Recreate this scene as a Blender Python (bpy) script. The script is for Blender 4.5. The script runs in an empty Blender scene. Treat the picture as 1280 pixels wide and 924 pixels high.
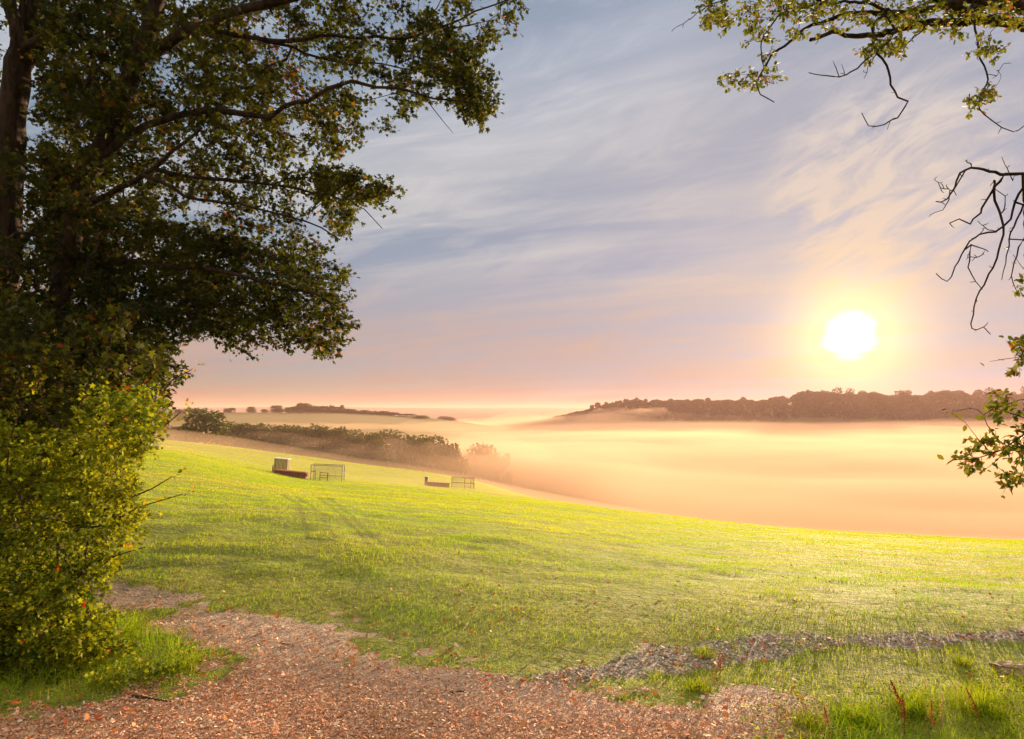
import bpy, math, random
import numpy as np
from mathutils import Vector, Matrix

C = bpy.context.scene.collection
sc = bpy.context.scene
rng = np.random.default_rng(11)
random.seed(11)

# ------------------------------------------------------------------ camera
F, CX, HY, EYE = 853.3, 640.0, 512.0, 1.6
cam_d = bpy.data.cameras.new('camera')
cam_d.sensor_width = 36.0
cam_d.lens = 24.0
cam_d.shift_y = 50.0 / 1280.0
cam_d.clip_start = 0.05
cam_d.clip_end = 40000.0
cam = bpy.data.objects.new('camera', cam_d)
cam.location = (0, 0, EYE)
cam.rotation_euler = (math.radians(90), 0, 0)
C.objects.link(cam)
sc.camera = cam

# ------------------------------------------------------------------ sun and sky
SUN_DIR = Vector((0.496, 1.0, 0.1055)).normalized()
SUN_AZ = math.atan2(SUN_DIR.x, SUN_DIR.y)
SUN_EL = math.asin(SUN_DIR.z)
sd = bpy.data.lights.new('sun', 'SUN')
sd.energy = 5.0
sd.angle = math.radians(2.2)   # sun veiled by mist
sd.color = (1.0, 0.70, 0.42)
so = bpy.data.objects.new('sun', sd)
so.rotation_euler = (-SUN_DIR).to_track_quat('-Z', 'Y').to_euler()
so.location = (20, 40, 30)
C.objects.link(so)

world = bpy.data.worlds.new('World')
sc.world = world
world.use_nodes = True


class NT:
    """small helper to write node trees"""
    def __init__(self, tree):
        self.t = tree
        self.n = tree.nodes
        self.n.clear()

    def new(self, kind, **kw):
        nd = self.n.new(kind)
        for k, v in kw.items():
            setattr(nd, k, v)
        return nd

    def link(self, a, b):
        self.t.links.new(a, b)

    def _in(self, sock, v):
        if hasattr(v, 'is_output'):
            self.link(v, sock)
        else:
            sock.default_value = v

    def math(self, op, a, b=0.0, c=0.0, clamp=False):
        nd = self.new('ShaderNodeMath', operation=op, use_clamp=clamp)
        self._in(nd.inputs[0], a)
        self._in(nd.inputs[1], b)
        self._in(nd.inputs[2], c)
        return nd.outputs[0]

    def vmath(self, op, a, b=(0, 0, 0)):
        nd = self.new('ShaderNodeVectorMath', operation=op)
        self._in(nd.inputs[0], a)
        self._in(nd.inputs[1], b)
        return nd.outputs['Value'] if op in ('DOT_PRODUCT', 'LENGTH') else nd.outputs[0]

    def mix(self, fac, a, b, mode='MIX'):
        nd = self.new('ShaderNodeMix', data_type='RGBA', blend_type=mode)
        nd.clamp_factor = True
        self._in(nd.inputs[0], fac)
        self._in(nd.inputs[6], a if hasattr(a, 'is_output') else (a[0], a[1], a[2], 1))
        self._in(nd.inputs[7], b if hasattr(b, 'is_output') else (b[0], b[1], b[2], 1))
        return nd.outputs[2]

    def ramp(self, fac, stops):
        nd = self.new('ShaderNodeValToRGB')
        e = nd.color_ramp.elements
        while len(e) < len(stops):
            e.new(0.5)
        for el, (p, c) in zip(e, stops):
            el.position = p
            el.color = (c, c, c, 1) if not hasattr(c, '__len__') else (c[0], c[1], c[2], 1)
        self._in(nd.inputs[0], fac)
        return nd.outputs[0]

    def noise(self, vec, scale, detail=4.0, rough=0.55, dist=0.0):
        nd = self.new('ShaderNodeTexNoise')
        if vec is not None:
            self.link(vec, nd.inputs['Vector'])
        nd.inputs['Scale'].default_value = scale
        nd.inputs['Detail'].default_value = detail
        nd.inputs['Roughness'].default_value = rough
        nd.inputs['Distortion'].default_value = dist
        return nd.outputs[0]

    def mapping(self, vec, loc=(0, 0, 0), rot=(0, 0, 0), scale=(1, 1, 1)):
        if any(rot):                      # turn first, stretch afterwards
            r0 = self.new('ShaderNodeMapping')
            self.link(vec, r0.inputs[0])
            r0.inputs[2].default_value = rot
            vec = r0.outputs[0]
        nd = self.new('ShaderNodeMapping')
        self.link(vec, nd.inputs[0])
        nd.inputs[1].default_value = loc
        nd.inputs[3].default_value = scale
        return nd.outputs[0]

    def smooth(self, v, lo, hi):
        nd = self.new('ShaderNodeMapRange', interpolation_type='SMOOTHSTEP')
        self._in(nd.inputs[0], v)
        nd.inputs[1].default_value = lo
        nd.inputs[2].default_value = hi
        return nd.outputs[0]


def build_world():
    w = NT(world.node_tree)
    sky = w.new('ShaderNodeTexSky', sky_type='NISHITA')
    sky.sun_disc = False
    sky.sun_elevation = SUN_EL
    sky.sun_rotation = SUN_AZ
    sky.altitude = 100
    sky.air_density = 1.0
    sky.dust_density = 1.2
    sky.ozone_density = 2.5
    d = w.vmath('NORMALIZE', w.new('ShaderNodeTexCoord').outputs['Generated'])
    sep = w.new('ShaderNodeSeparateXYZ')
    w.link(d, sep.inputs[0])
    z = w.math('MAXIMUM', sep.outputs[2], 0.0)
    # thin high cloud: a layer seen in perspective
    inv = w.math('DIVIDE', 1.0, w.math('ADD', z, 0.10))
    comb = w.new('ShaderNodeCombineXYZ')
    w.link(w.math('MULTIPLY', sep.outputs[0], inv), comb.inputs[0])
    w.link(w.math('MULTIPLY', sep.outputs[1], inv), comb.inputs[1])
    pl = comb.outputs[0]
    veil = w.noise(w.mapping(pl, (3.1, 0.4, 0), (0, 0, 0.38), (0.30, 1.15, 1)), 1.0, 8, 0.56, 0.9)
    veil = w.ramp(veil, [(0.37, 0.0), (0.62, 1.0)])
    fine = w.noise(w.mapping(d, (0.7, 7, 0), (0, 0.17, 0), (2.6, 2.6, 13.0)), 1.5, 10, 0.66, 1.3)
    fine = w.ramp(fine, [(0.46, 0.0), (0.68, 1.0)])
    sund = w.math('MAXIMUM', w.vmath('DOT_PRODUCT', d, tuple(SUN_DIR)), 0.0)
    # a brighter wisp that stands above the sun
    wd = Vector(((1108 - CX) / F, 1.0, (HY - 238) / F)).normalized()
    wm = w.smooth(w.vmath('DOT_PRODUCT', d, tuple(wd)), 0.9860, 0.9985)
    wd2 = Vector(((1190 - CX) / F, 1.0, (HY - 110) / F)).normalized()
    clear = w.math('SUBTRACT', 1.0, w.math('MULTIPLY', 0.75, w.smooth(w.vmath('DOT_PRODUCT', d, tuple(wd2)), 0.94, 0.99)))
    wisp = w.noise(w.mapping(d, (0.3, 1, 0.2), (0, 0.55, 0), (5.0, 5.0, 17.0)), 1.6, 10, 0.64, 1.2)
    wisp = w.math('MULTIPLY', w.ramp(wisp, [(0.40, 0.0), (0.64, 1.0)]), wm)
    cl = w.math('ADD', w.math('MULTIPLY', w.math('MULTIPLY', veil, clear), 0.70), w.math('MULTIPLY', fine, 0.38))
    cl = w.math('ADD', cl, w.math('MULTIPLY', wisp, 1.25), clamp=True)
    # cloud colour depends on how low the light travels: peach low down, pale lilac above
    ccol = w.ramp(z, [(0.0, CLOUD[0]), (0.10, CLOUD[1]), (0.24, CLOUD[2]), (0.55, CLOUD[3])])
    ccol.node.color_ramp.interpolation = 'EASE'
    near = w.math('POWER', sund, 26.0)
    ccol = w.mix(w.math('MULTIPLY', near, 0.75), ccol, CLOUD_SUN)
    skyc = w.mix(1.0, sky.outputs[0], SKY_TINT, 'MULTIPLY')
    skyc = w.mix(1.0, skyc, (SKY_GAIN,) * 3, 'MULTIPLY')
    # the veil of high cloud flattens the glare: soft shoulder on each channel
    den = w.vmath('ADD', w.vmath('DIVIDE', skyc, SKY_CAP), (1, 1, 1))
    skyc = w.vmath('DIVIDE', skyc, den)
    col = w.mix(w.math('MULTIPLY', cl, CLOUD_AMT), skyc, ccol)
    # the sun seen through the veil, with its aureole
    def add(c, fac, tint):
        s = w.mix(1.0, (tint), w_fac(fac), 'MULTIPLY')
        return w.mix(1.0, c, s, 'ADD')
    def w_fac(f):
        cb = w.new('ShaderNodeCombineXYZ')
        for i in range(3):
            w.link(f, cb.inputs[i])
        return cb.outputs[0]
    a1 = w.math('POWER', sund, 60.0)
    a2 = w.math('POWER', sund, 420.0)
    wob = w.math('MULTIPLY', w.math('SUBTRACT', w.noise(w.mapping(d, (0, 0, 0), (0, 0, 0), (6, 6, 50)), 1.0, 3), 0.5), 0.0010)
    disc = w.smooth(w.math('ADD', sund, wob), 0.99918, 0.99996)
    col = add(col, a1, AUR1)
    col = add(col, a2, AUR2)
    col = add(col, w.math('POWER', disc, 1.6), DISC)
    # extra sky brightness added out of view, overhead and behind, to fill the foreground
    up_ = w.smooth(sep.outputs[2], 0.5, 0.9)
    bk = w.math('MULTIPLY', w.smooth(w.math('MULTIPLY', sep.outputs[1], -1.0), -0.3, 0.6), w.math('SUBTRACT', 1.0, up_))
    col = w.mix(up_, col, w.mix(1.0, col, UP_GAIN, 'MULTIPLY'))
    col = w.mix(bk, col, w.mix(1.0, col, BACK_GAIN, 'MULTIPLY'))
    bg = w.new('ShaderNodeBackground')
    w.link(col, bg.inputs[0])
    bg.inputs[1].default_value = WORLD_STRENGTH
    out = w.new('ShaderNodeOutputWorld')
    w.link(bg.outputs[0], out.inputs[0])


WORLD_STRENGTH = 0.05
SKY_TINT = (0.86, 1.07, 1.08)
SKY_GAIN = 2.4
SKY_CAP = (3.1, 3.2, 4.3)
CLOUD_AMT = 0.68
CLOUD = [(2.9, 1.35, 1.1), (3.7, 2.5, 1.95), (5.1, 4.75, 4.3), (3.7, 4.0, 4.65)]
CLOUD_SUN = (5.4, 3.5, 2.1)
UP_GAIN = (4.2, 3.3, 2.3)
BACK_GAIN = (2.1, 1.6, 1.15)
AUR1 = (1.2, 0.75, 0.08)
AUR2 = (6.5, 3.9, 0.5)
DISC = (13.0, 12.0, 9.0)
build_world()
world.cycles.sampling_method = 'MANUAL'
world.cycles.sample_map_resolution = 2048

sc.view_settings.view_transform = 'Standard'
sc.view_settings.look = 'None'
sc.view_settings.exposure = 1.7
sc.view_settings.gamma = 1.0
sc.cycles.use_denoising = True
sc.cycles.max_bounces = 8
sc.cycles.diffuse_bounces = 3
sc.cycles.glossy_bounces = 2
sc.cycles.transmission_bounces = 3
sc.cycles.volume_bounces = 3
sc.cycles.transparent_max_bounces = 16
sc.cycles.sample_clamp_indirect = 6.0
sc.cycles.use_adaptive_sampling = True
sc.cycles.adaptive_threshold = 0.02


# ------------------------------------------------------------------ helpers
def tag(o, label=None, cat=None, group=None, kind=None):
    for k, v in (('label', label), ('category', cat), ('group', group), ('kind', kind)):
        if v:
            o[k] = v
    return o


def P(px, py, Y):
    """point at depth Y (metres) seen at photo pixel px, py"""
    return np.array([(px - CX) / F * Y, Y, EYE + (HY - py) / F * Y])


def mesh_obj(name, verts, faces, mat=None, parent=None, smooth=False, link=True):
    me = bpy.data.meshes.new(name)
    me.from_pydata([tuple(v) for v in verts], [], faces)
    me.update()
    if smooth:
        me.polygons.foreach_set('use_smooth', [True] * len(me.polygons))
    if mat:
        me.materials.append(mat)
    o = bpy.data.objects.new(name, me)
    if link:
        C.objects.link(o)
    if parent:
        o.parent = parent
    return o


def fast_obj(name, V, L, k, mat=None, parent=None, col=None, smooth=False):
    """V (n,3) vertices, L flat loop indices, every face has k corners; col (n,3) point colours"""
    me = bpy.data.meshes.new(name)
    V = np.asarray(V, dtype=np.float32)
    L = np.asarray(L, dtype=np.int32).ravel()
    nf = len(L) // k
    me.vertices.add(len(V))
    me.vertices.foreach_set('co', V.ravel())
    me.loops.add(len(L))
    me.loops.foreach_set('vertex_index', L)
    me.polygons.add(nf)
    me.polygons.foreach_set('loop_start', np.arange(nf, dtype=np.int32) * k)
    if smooth:
        me.polygons.foreach_set('use_smooth', np.ones(nf, dtype=bool))
    me.update(calc_edges=True)
    if col is not None:
        a = me.color_attributes.new('tint', 'FLOAT_COLOR', 'POINT')
        c4 = np.ones((len(V), 4), dtype=np.float32)
        c4[:, :3] = col
        a.data.foreach_set('color', c4.ravel())
    if mat:
        me.materials.append(mat)
    o = bpy.data.objects.new(name, me)
    C.objects.link(o)
    if parent:
        o.parent = parent
    return o


def empty(name, loc=(0, 0, 0), rz=0.0):
    o = bpy.data.objects.new(name, None)
    o.location = loc
    o.rotation_euler = (0, 0, rz)
    C.objects.link(o)
    return o


def copy_tree(o, parent=None):
    c = o.copy()
    C.objects.link(c)
    c.parent = parent
    for ch in [x for x in bpy.data.objects if x.parent == o]:
        copy_tree(ch, c)
    return c


# ------------------------------------------------------------------ terrain
PXK = np.array([-200, 0, 200, 400, 500, 600, 700, 800, 1000, 1280, 1600], float)
YK_ROWS = {   # image row of the ground at a depth, for each column above (converted to heights below)
    4:   [853.3] * 11,
    6:   [737, 738, 739, 740, 740, 741, 742, 743, 744, 746, 747],
    9:   [655, 660, 665, 672, 677, 682, 690, 697, 710, 718, 722],
    14:  [607, 613, 622, 636, 645, 653, 664, 673, 688, 700, 706],
    22:  [577, 584, 594, 619, 629, 638, 648, 659, 674, 688, 694],
    35:  [558, 566, 577, 611, 619.5, 628, 637, 648, 666, 679.5, 686],
    60:  [545, 552, 564.5, 602, 610, 620.5, 629, 641, 661, 676, 682],
    100: [540, 546, 560, 590, 604, 613, 628, 646, 672, 692, 700],
    160: [534, 536, 549, 573.5, 586, 603, 640, 680, 720, 750, 760],
}
YK_Z = {
    230:  [-9, -10, -12, -17, -21, -27, -40, -50, -54, -56, -56],
    320:  [-15, -15, -17, -22, -27, -34, -45, -50, -52, -54, -54],
    450:  [-7, -7, -7.5, -9, -14, -24, -44, -50, -52, -54, -54],
    600:  [-2, -2, -2.2, -3, -7, -17, -40, -48, -50, -52, -52],
    700:  [0, 0, 0, -0.5, -4, -13, -30, -40, -44, -44, -44],
    800:  [-3, -3, -3, -3, -6, -16, -20, -15, -14, -15, -15],
    900:  [-8, -8, -8, -8, -10, -20, -8, 7, 9, 11, 11],
    1010: [-14, -14, -14, -14, -16, -22, -10, 8, 10, 12, 12],
    1300: [-30, -30, -30, -30, -30, -30, -25, -5, -4, -4, -4],
    2200: [-50] * 11,
    3600: [-8, -8, -4, -4, -8, -14, -24, -30, -30, -30, -30],
    5200: [14, 14, 17, 18, 14, 10, 8, 0, 0, 0, 0],
    9000: [0] * 11,
    20000: [0] * 11,
}
YK = np.array([0.5, 2.5] + sorted(list(YK_ROWS) + list(YK_Z)), float)
RATIO = np.zeros((len(YK), len(PXK)))
for i_, y_ in enumerate(YK):
    if y_ in YK_ROWS:
        RATIO[i_] = EYE - (np.array(YK_ROWS[y_]) - HY) / F * y_
    elif y_ in YK_Z:
        RATIO[i_] = YK_Z[y_]
RATIO[:3] = 0.0
LYK = np.log(YK)


def slopes(x, y):
    h = np.diff(x)
    dlt = np.diff(y, axis=0) / (h[:, None] if y.ndim > 1 else h)
    m = np.zeros_like(y)
    a, b = dlt[:-1], dlt[1:]
    with np.errstate(divide='ignore', invalid='ignore'):
        hm = np.where(a * b > 0, 2 * a * b / (a + b), 0)
    m[1:-1] = hm
    m[0], m[-1] = dlt[0], dlt[-1]
    return m


# work on ratio (z-EYE)/Y so that the near rows stay well behaved
G = (RATIO - EYE) / YK[:, None]
MY = slopes(LYK, G)
GX_ = slopes(PXK, G.T.copy()).T
TL0, TL1 = math.atan((PXK[0] - CX) / F), math.atan((PXK[-1] - CX) / F)


def vnoise(x, y, s, seed=0):
    """smooth value noise, vectorised"""
    x = np.asarray(x) * s + seed * 17.13
    y = np.asarray(y) * s - seed * 9.71
    xi, yi = np.floor(x).astype(np.int64), np.floor(y).astype(np.int64)
    fx, fy = x - xi, y - yi
    fx, fy = fx * fx * (3 - 2 * fx), fy * fy * (3 - 2 * fy)
    def h(a, b):
        n = (a * 374761393 + b * 668265263 + seed * 1442695041) & 0xffffffff
        n = ((n ^ (n >> 13)) * 1274126177) & 0xffffffff
        return ((n ^ (n >> 16)) & 0xffff) / 65535.0
    return (h(xi, yi) * (1 - fx) + h(xi + 1, yi) * fx) * (1 - fy) + (h(xi, yi + 1) * (1 - fx) + h(xi + 1, yi + 1) * fx) * fy


def ground(x, y):
    x = np.atleast_1d(np.asarray(x, float))
    y = np.atleast_1d(np.asarray(y, float))
    r = np.hypot(x, y)
    th = np.arctan2(x, y)
    # behind the camera the sides fold back on themselves
    back = np.abs(th) > math.pi / 2
    thc = np.clip(th, TL0, TL1)
    Y = np.clip(r * np.cos(thc), 0.5, 19999)
    px = CX + F * np.tan(thc)
    j = np.clip(np.searchsorted(PXK, px) - 1, 0, len(PXK) - 2)
    hx = PXK[j + 1] - PXK[j]
    tx = np.clip((px - PXK[j]) / hx, 0, 1)
    ly = np.log(Y)
    i = np.clip(np.searchsorted(LYK, ly) - 1, 0, len(LYK) - 2)
    hy = LYK[i + 1] - LYK[i]
    ty = np.clip((ly - LYK[i]) / hy, 0, 1)
    def hm(t, p0, p1, m0, m1):
        t2, t3 = t * t, t * t * t
        return (2 * t3 - 3 * t2 + 1) * p0 + (t3 - 2 * t2 + t) * m0 + (-2 * t3 + 3 * t2) * p1 + (t3 - t2) * m1
    # along px first at the two rows, slopes in y blended
    def row(ii):
        return hm(tx, G[ii, j], G[ii, j + 1], GX_[ii, j] * hx, GX_[ii, j + 1] * hx)
    def mrow(ii):
        w_ = tx * tx * (3 - 2 * tx)
        return MY[ii, j] * (1 - w_) + MY[ii, j + 1] * w_
    g = hm(ty, row(i), row(i + 1), mrow(i) * hy, mrow(i + 1) * hy)
    z = EYE + g * Y
    z = np.where(Y < 4, z * 0 + np.where(Y < 3, 0, z * np.clip(Y - 3, 0, 1)), z)
    # small unevenness of the turf
    k = np.clip((r - 1.5) / 4, 0, 1)
    z = z + k * np.clip((r - 5) / 3, 0, 1) * np.clip((60 - r) / 40, 0, 1) * 0.05 * (vnoise(x * 0.8, y, 2.6, 8) - 0.5)
    z = z + k * (0.05 * (vnoise(x, y, 0.9, 1) - 0.5) + 0.14 * np.clip(r / 20, 0, 1) * (vnoise(x, y, 0.22, 2) - 0.5)
                 + 0.30 * np.clip((r - 15) / 60, 0, 1) * (vnoise(x, y, 0.07, 3) - 0.5))
    z = z + 5.0 * np.clip((r - 400) / 500, 0, 1) * (vnoise(x, y, 0.008, 5) - 0.5)
    z = z + 26.0 * np.clip((r - 2600) / 1500, 0, 1) * (vnoise(x, y, 0.0012, 6) - 0.5)
    return z


def gz(x, y):
    return float(ground(x, y)[0])


def ground_hit(px, py):
    """ground point seen at a pixel (first hit going outwards)"""
    Ys = np.exp(np.linspace(math.log(2.0), math.log(200), 2500))
    X = (px - CX) / F * Ys
    zr = EYE + (HY - py) / F * Ys
    below = np.where(zr <= ground(X, Ys))[0]
    i = below[0] if len(below) else len(Ys) - 1
    return X[i], Ys[i]


# ------------------------------------------------------------------ ground zones (outlined in metres on the ground)
def to_ground(pts):
    out = []
    for p in pts:
        out.append(ground_hit(*p))
    return np.array(out)


PATH_POLY = to_ground([(95, 728), (180, 740), (260, 754), (330, 768), (400, 776), (440, 788), (500, 818), (560, 828), (620, 840),
                       (700, 848), (745, 856), (775, 868), (850, 874), (930, 868), (1010, 872), (1000, 890), (930, 905),
                       (905, 925), (880, 1000), (860, 1500), (-60, 1500), (-60, 905), (30, 893), (130, 884), (215, 872), (258, 848),
                       (275, 820), (235, 790), (170, 762), (95, 748)])
GRAVEL_POLY = to_ground([(610, 846), (690, 840), (745, 830), (800, 816), (880, 803), (960, 796), (1100, 791), (1290, 787), (1500, 783),
                         (1500, 797), (1290, 802), (1100, 808), (960, 818), (860, 834), (780, 850), (700, 858), (640, 852)])
THIN_POLY = to_ground([(210, 748), (300, 762), (420, 770), (480, 785), (560, 806), (660, 815), (740, 818), (800, 806), (900, 794), (1100, 786), (1290, 780),
                        (1290, 812), (960, 824), (860, 842), (700, 862), (560, 838), (440, 800), (330, 780), (220, 760)])
TRACKS = [to_ground(p) for p in (
    [(352, 618), (372, 630), (382, 660), (386, 676)],
    [(372, 622), (402, 642), (416, 668)],
    [(398, 622), (436, 655), (470, 690)],
    [(410, 622), (462, 668), (500, 694)])]


def sdist(x, y, poly):
    """signed distance in metres, positive inside"""
    n = len(poly)
    best = np.full(x.shape, 1e9)
    ins = np.zeros(x.shape, bool)
    for i in range(n):
        ax, ay = poly[i]
        bx, by = poly[(i + 1) % n]
        dx, dy = bx - ax, by - ay
        t = np.clip(((x - ax) * dx + (y - ay) * dy) / (dx * dx + dy * dy + 1e-12), 0, 1)
        best = np.minimum(best, np.hypot(x - ax - t * dx, y - ay - t * dy))
        c = ((ay > y) != (by > y)) & (x < (bx - ax) * (y - ay) / (by - ay + 1e-12) + ax)
        ins ^= c
    return np.where(ins, best, -best)


def line_dist(x, y, pl):
    best = np.full(x.shape, 1e9)
    for i in range(len(pl) - 1):
        ax, ay = pl[i]
        bx, by = pl[i + 1]
        dx, dy = bx - ax, by - ay
        t = np.clip(((x - ax) * dx + (y - ay) * dy) / (dx * dx + dy * dy + 1e-12), 0, 1)
        best = np.minimum(best, np.hypot(x - ax - t * dx, y - ay - t * dy))
    return best


def sstep(v, a, b):
    t = np.clip((v - a) / (b - a), 0, 1)
    return t * t * (3 - 2 * t)


def zones(x, y):
    """path, gravel and track cover 0..1 at ground points"""
    x = np.atleast_1d(np.asarray(x, float))
    y = np.atleast_1d(np.asarray(y, float))
    near = np.hypot(x, y) < 16
    path = np.zeros(x.shape)
    grav = np.zeros(x.shape)
    wob = 0.40 * (vnoise(x, y, 2.0, 11) - 0.5) + 0.30 * (vnoise(x, y, 5.5, 12) - 0.5) + 0.2 * (vnoise(x, y, 14.0, 13) - 0.5)
    xn, yn, wn = x[near], y[near], wob[near]
    path[near] = sstep(sdist(xn, yn, PATH_POLY) + wn, -0.16, 0.16)
    tm = sstep(sdist(xn, yn, THIN_POLY) + 0.5 * wn, -0.12, 0.12) * (vnoise(xn, yn, 4.5, 15) * 0.6 + vnoise(xn, yn, 11.0, 16) * 0.4)
    path[near] = np.maximum(path[near], 0.95 * sstep(tm, 0.40, 0.72) * 0.62)
    # the upper edge of the path is worn and patchy, the gravel strip thinly grown over
    grav[near] = sstep(sdist(xn, yn, GRAVEL_POLY) + wn * 0.40, -0.10, 0.05) * (0.55 + 0.45 * sstep(vnoise(xn, yn, 3.5, 17) * 0.6 + vnoise(xn, yn, 9.0, 18) * 0.4, 0.36, 0.52))
    tr = np.zeros(x.shape)
    mid = (np.hypot(x, y) < 80) & (y > 4)
    for t in TRACKS:
        d = line_dist(x[mid], y[mid], t)
        w_ = 0.006 * y[mid]
        tr[mid] = np.maximum(tr[mid], 1 - sstep(d, 0.3 * w_, w_))
    return path, grav, tr


# ------------------------------------------------------------------ materials
def principled(name, base=(0.5, 0.5, 0.5), rough=0.8, spec=0.3):
    m = bpy.data.materials.new(name)
    m.use_nodes = True
    t = NT(m.node_tree)
    b = t.new('ShaderNodeBsdfPrincipled')
    b.inputs['Base Color'].default_value = (*base, 1)
    b.inputs['Roughness'].default_value = rough
    b.inputs['Specular IOR Level'].default_value = spec
    o = t.new('ShaderNodeOutputMaterial')
    t.link(b.outputs[0], o.inputs[0])
    return m, t, b, o


def mat_ground():
    m, t, b, o = principled('turf and earth', rough=0.9, spec=0.15)
    pos = t.new('ShaderNodeNewGeometry').outputs['Position']
    at = t.new('ShaderNodeAttribute', attribute_name='zone')
    sp = t.new('ShaderNodeSeparateColor')
    t.link(at.outputs['Color'], sp.inputs[0])
    path, grav, trk = sp.outputs[0], sp.outputs[1], sp.outputs[2]
    # turf: fresh and straw patches at several sizes
    n1 = t.ramp(t.noise(pos, 0.055, 4, 0.6), [(0.35, 0.0), (0.66, 1.0)])
    n2 = t.ramp(t.noise(t.mapping(pos, scale=(1, 1, 0.2)), 0.55, 6, 0.65, 0.6), [(0.38, 0.0), (0.65, 1.0)])
    n3 = t.noise(pos, 9.0, 6, 0.75)
    turf = t.mix(n1, (0.230, 0.330, 0.016), (0.400, 0.400, 0.026))
    turf = t.mix(t.math('MULTIPLY', n2, 0.55), turf, (0.42, 0.33, 0.08))
    turf = t.mix(t.ramp(n3, [(0.35, 1.0), (0.55, 0.0)]), turf, (0.13, 0.165, 0.02))
    fl = t.ramp(t.noise(pos, 2.6, 8, 0.8), [(0.56, 0.0), (0.72, 0.6)])
    turf = t.mix(fl, turf, (0.28, 0.25, 0.09))
    turf = t.mix(t.math('MULTIPLY', trk, 0.3), turf, (0.045, 0.085, 0.020))
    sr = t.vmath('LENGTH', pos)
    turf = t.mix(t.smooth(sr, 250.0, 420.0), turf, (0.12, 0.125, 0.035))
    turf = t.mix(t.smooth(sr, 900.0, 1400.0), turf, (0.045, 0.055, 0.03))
    # wood chips and dry leaves trodden into the path
    v = t.new('ShaderNodeTexVoronoi')
    t.link(t.mapping(pos, scale=(1.0, 1.6, 1.0)), v.inputs['Vector'])
    v.inputs['Scale'].default_value = 55.0
    sv = t.new('ShaderNodeSeparateColor')
    t.link(v.outputs['Color'], sv.inputs[0])
    chip = t.ramp(sv.outputs[0], [(0.0, (0.36, 0.16, 0.085)), (0.35, (0.60, 0.31, 0.17)), (0.7, (0.76, 0.46, 0.28)), (1.0, (0.85, 0.66, 0.48))])
    chip = t.mix(t.math('MULTIPLY', n3, 0.5), chip, (0.26, 0.12, 0.075))
    earth = t.mix(t.noise(pos, 14.0, 8, 0.7), (0.40, 0.28, 0.19), (0.62, 0.46, 0.35))
    big = t.noise(pos, 1.1, 5, 0.6)
    sy = t.new('ShaderNodeSeparateXYZ')
    t.link(pos, sy.inputs[0])
    far = t.math('ADD', t.math('ADD', sy.outputs[1], t.math('MULTIPLY', big, 1.8)), t.math('MULTIPLY', sy.outputs[0], 0.35))
    pth = t.mix(t.smooth(far, 3.9, 5.0), chip, earth)
    stone = t.new('ShaderNodeTexVoronoi')
    t.link(pos, stone.inputs['Vector'])
    stone.inputs['Scale'].default_value = 38.0
    ss = t.new('ShaderNodeSeparateColor')
    t.link(stone.outputs['Color'], ss.inputs[0])
    gcol = t.ramp(ss.outputs[0], [(0.0, (0.22, 0.17, 0.12)), (0.6, (0.42, 0.33, 0.24)), (1.0, (0.62, 0.52, 0.40))])
    # ragged edges
    rag = t.math('MULTIPLY', t.math('SUBTRACT', t.noise(pos, 11.0, 5, 0.7), 0.5), 1.1)
    pf = t.smooth(t.math('ADD', path, rag), 0.30, 0.62)
    gf = t.smooth(t.math('ADD', grav, rag), 0.20, 0.85)
    soil = t.mix(n3, (0.14, 0.11, 0.05), (0.28, 0.20, 0.11))
    nearf = t.smooth(sy.outputs[1], 6.0, 18.0)
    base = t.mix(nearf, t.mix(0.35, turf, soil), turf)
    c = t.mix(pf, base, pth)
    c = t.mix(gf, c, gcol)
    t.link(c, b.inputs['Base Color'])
    bmp = t.new('ShaderNodeBump')
    bmp.inputs['Strength'].default_value = 0.9
    bmp.inputs['Distance'].default_value = 0.018
    hgt = t.math('ADD', t.math('MULTIPLY', t.noise(pos, 16.0, 8, 0.75), 0.6), t.math('MULTIPLY', sv.outputs[1], 0.16))
    t.link(hgt, bmp.inputs['Height'])
    b2 = t.new('ShaderNodeBump')
    b2.inputs['Strength'].default_value = 1.0
    b2.inputs['Distance'].default_value = 0.3
    t.link(t.noise(pos, 1.3, 7, 0.7), b2.inputs['Height'])
    t.link(bmp.outputs[0], b2.inputs['Normal'])
    t.link(b2.outputs[0], b.inputs['Normal'])
    return m


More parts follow.
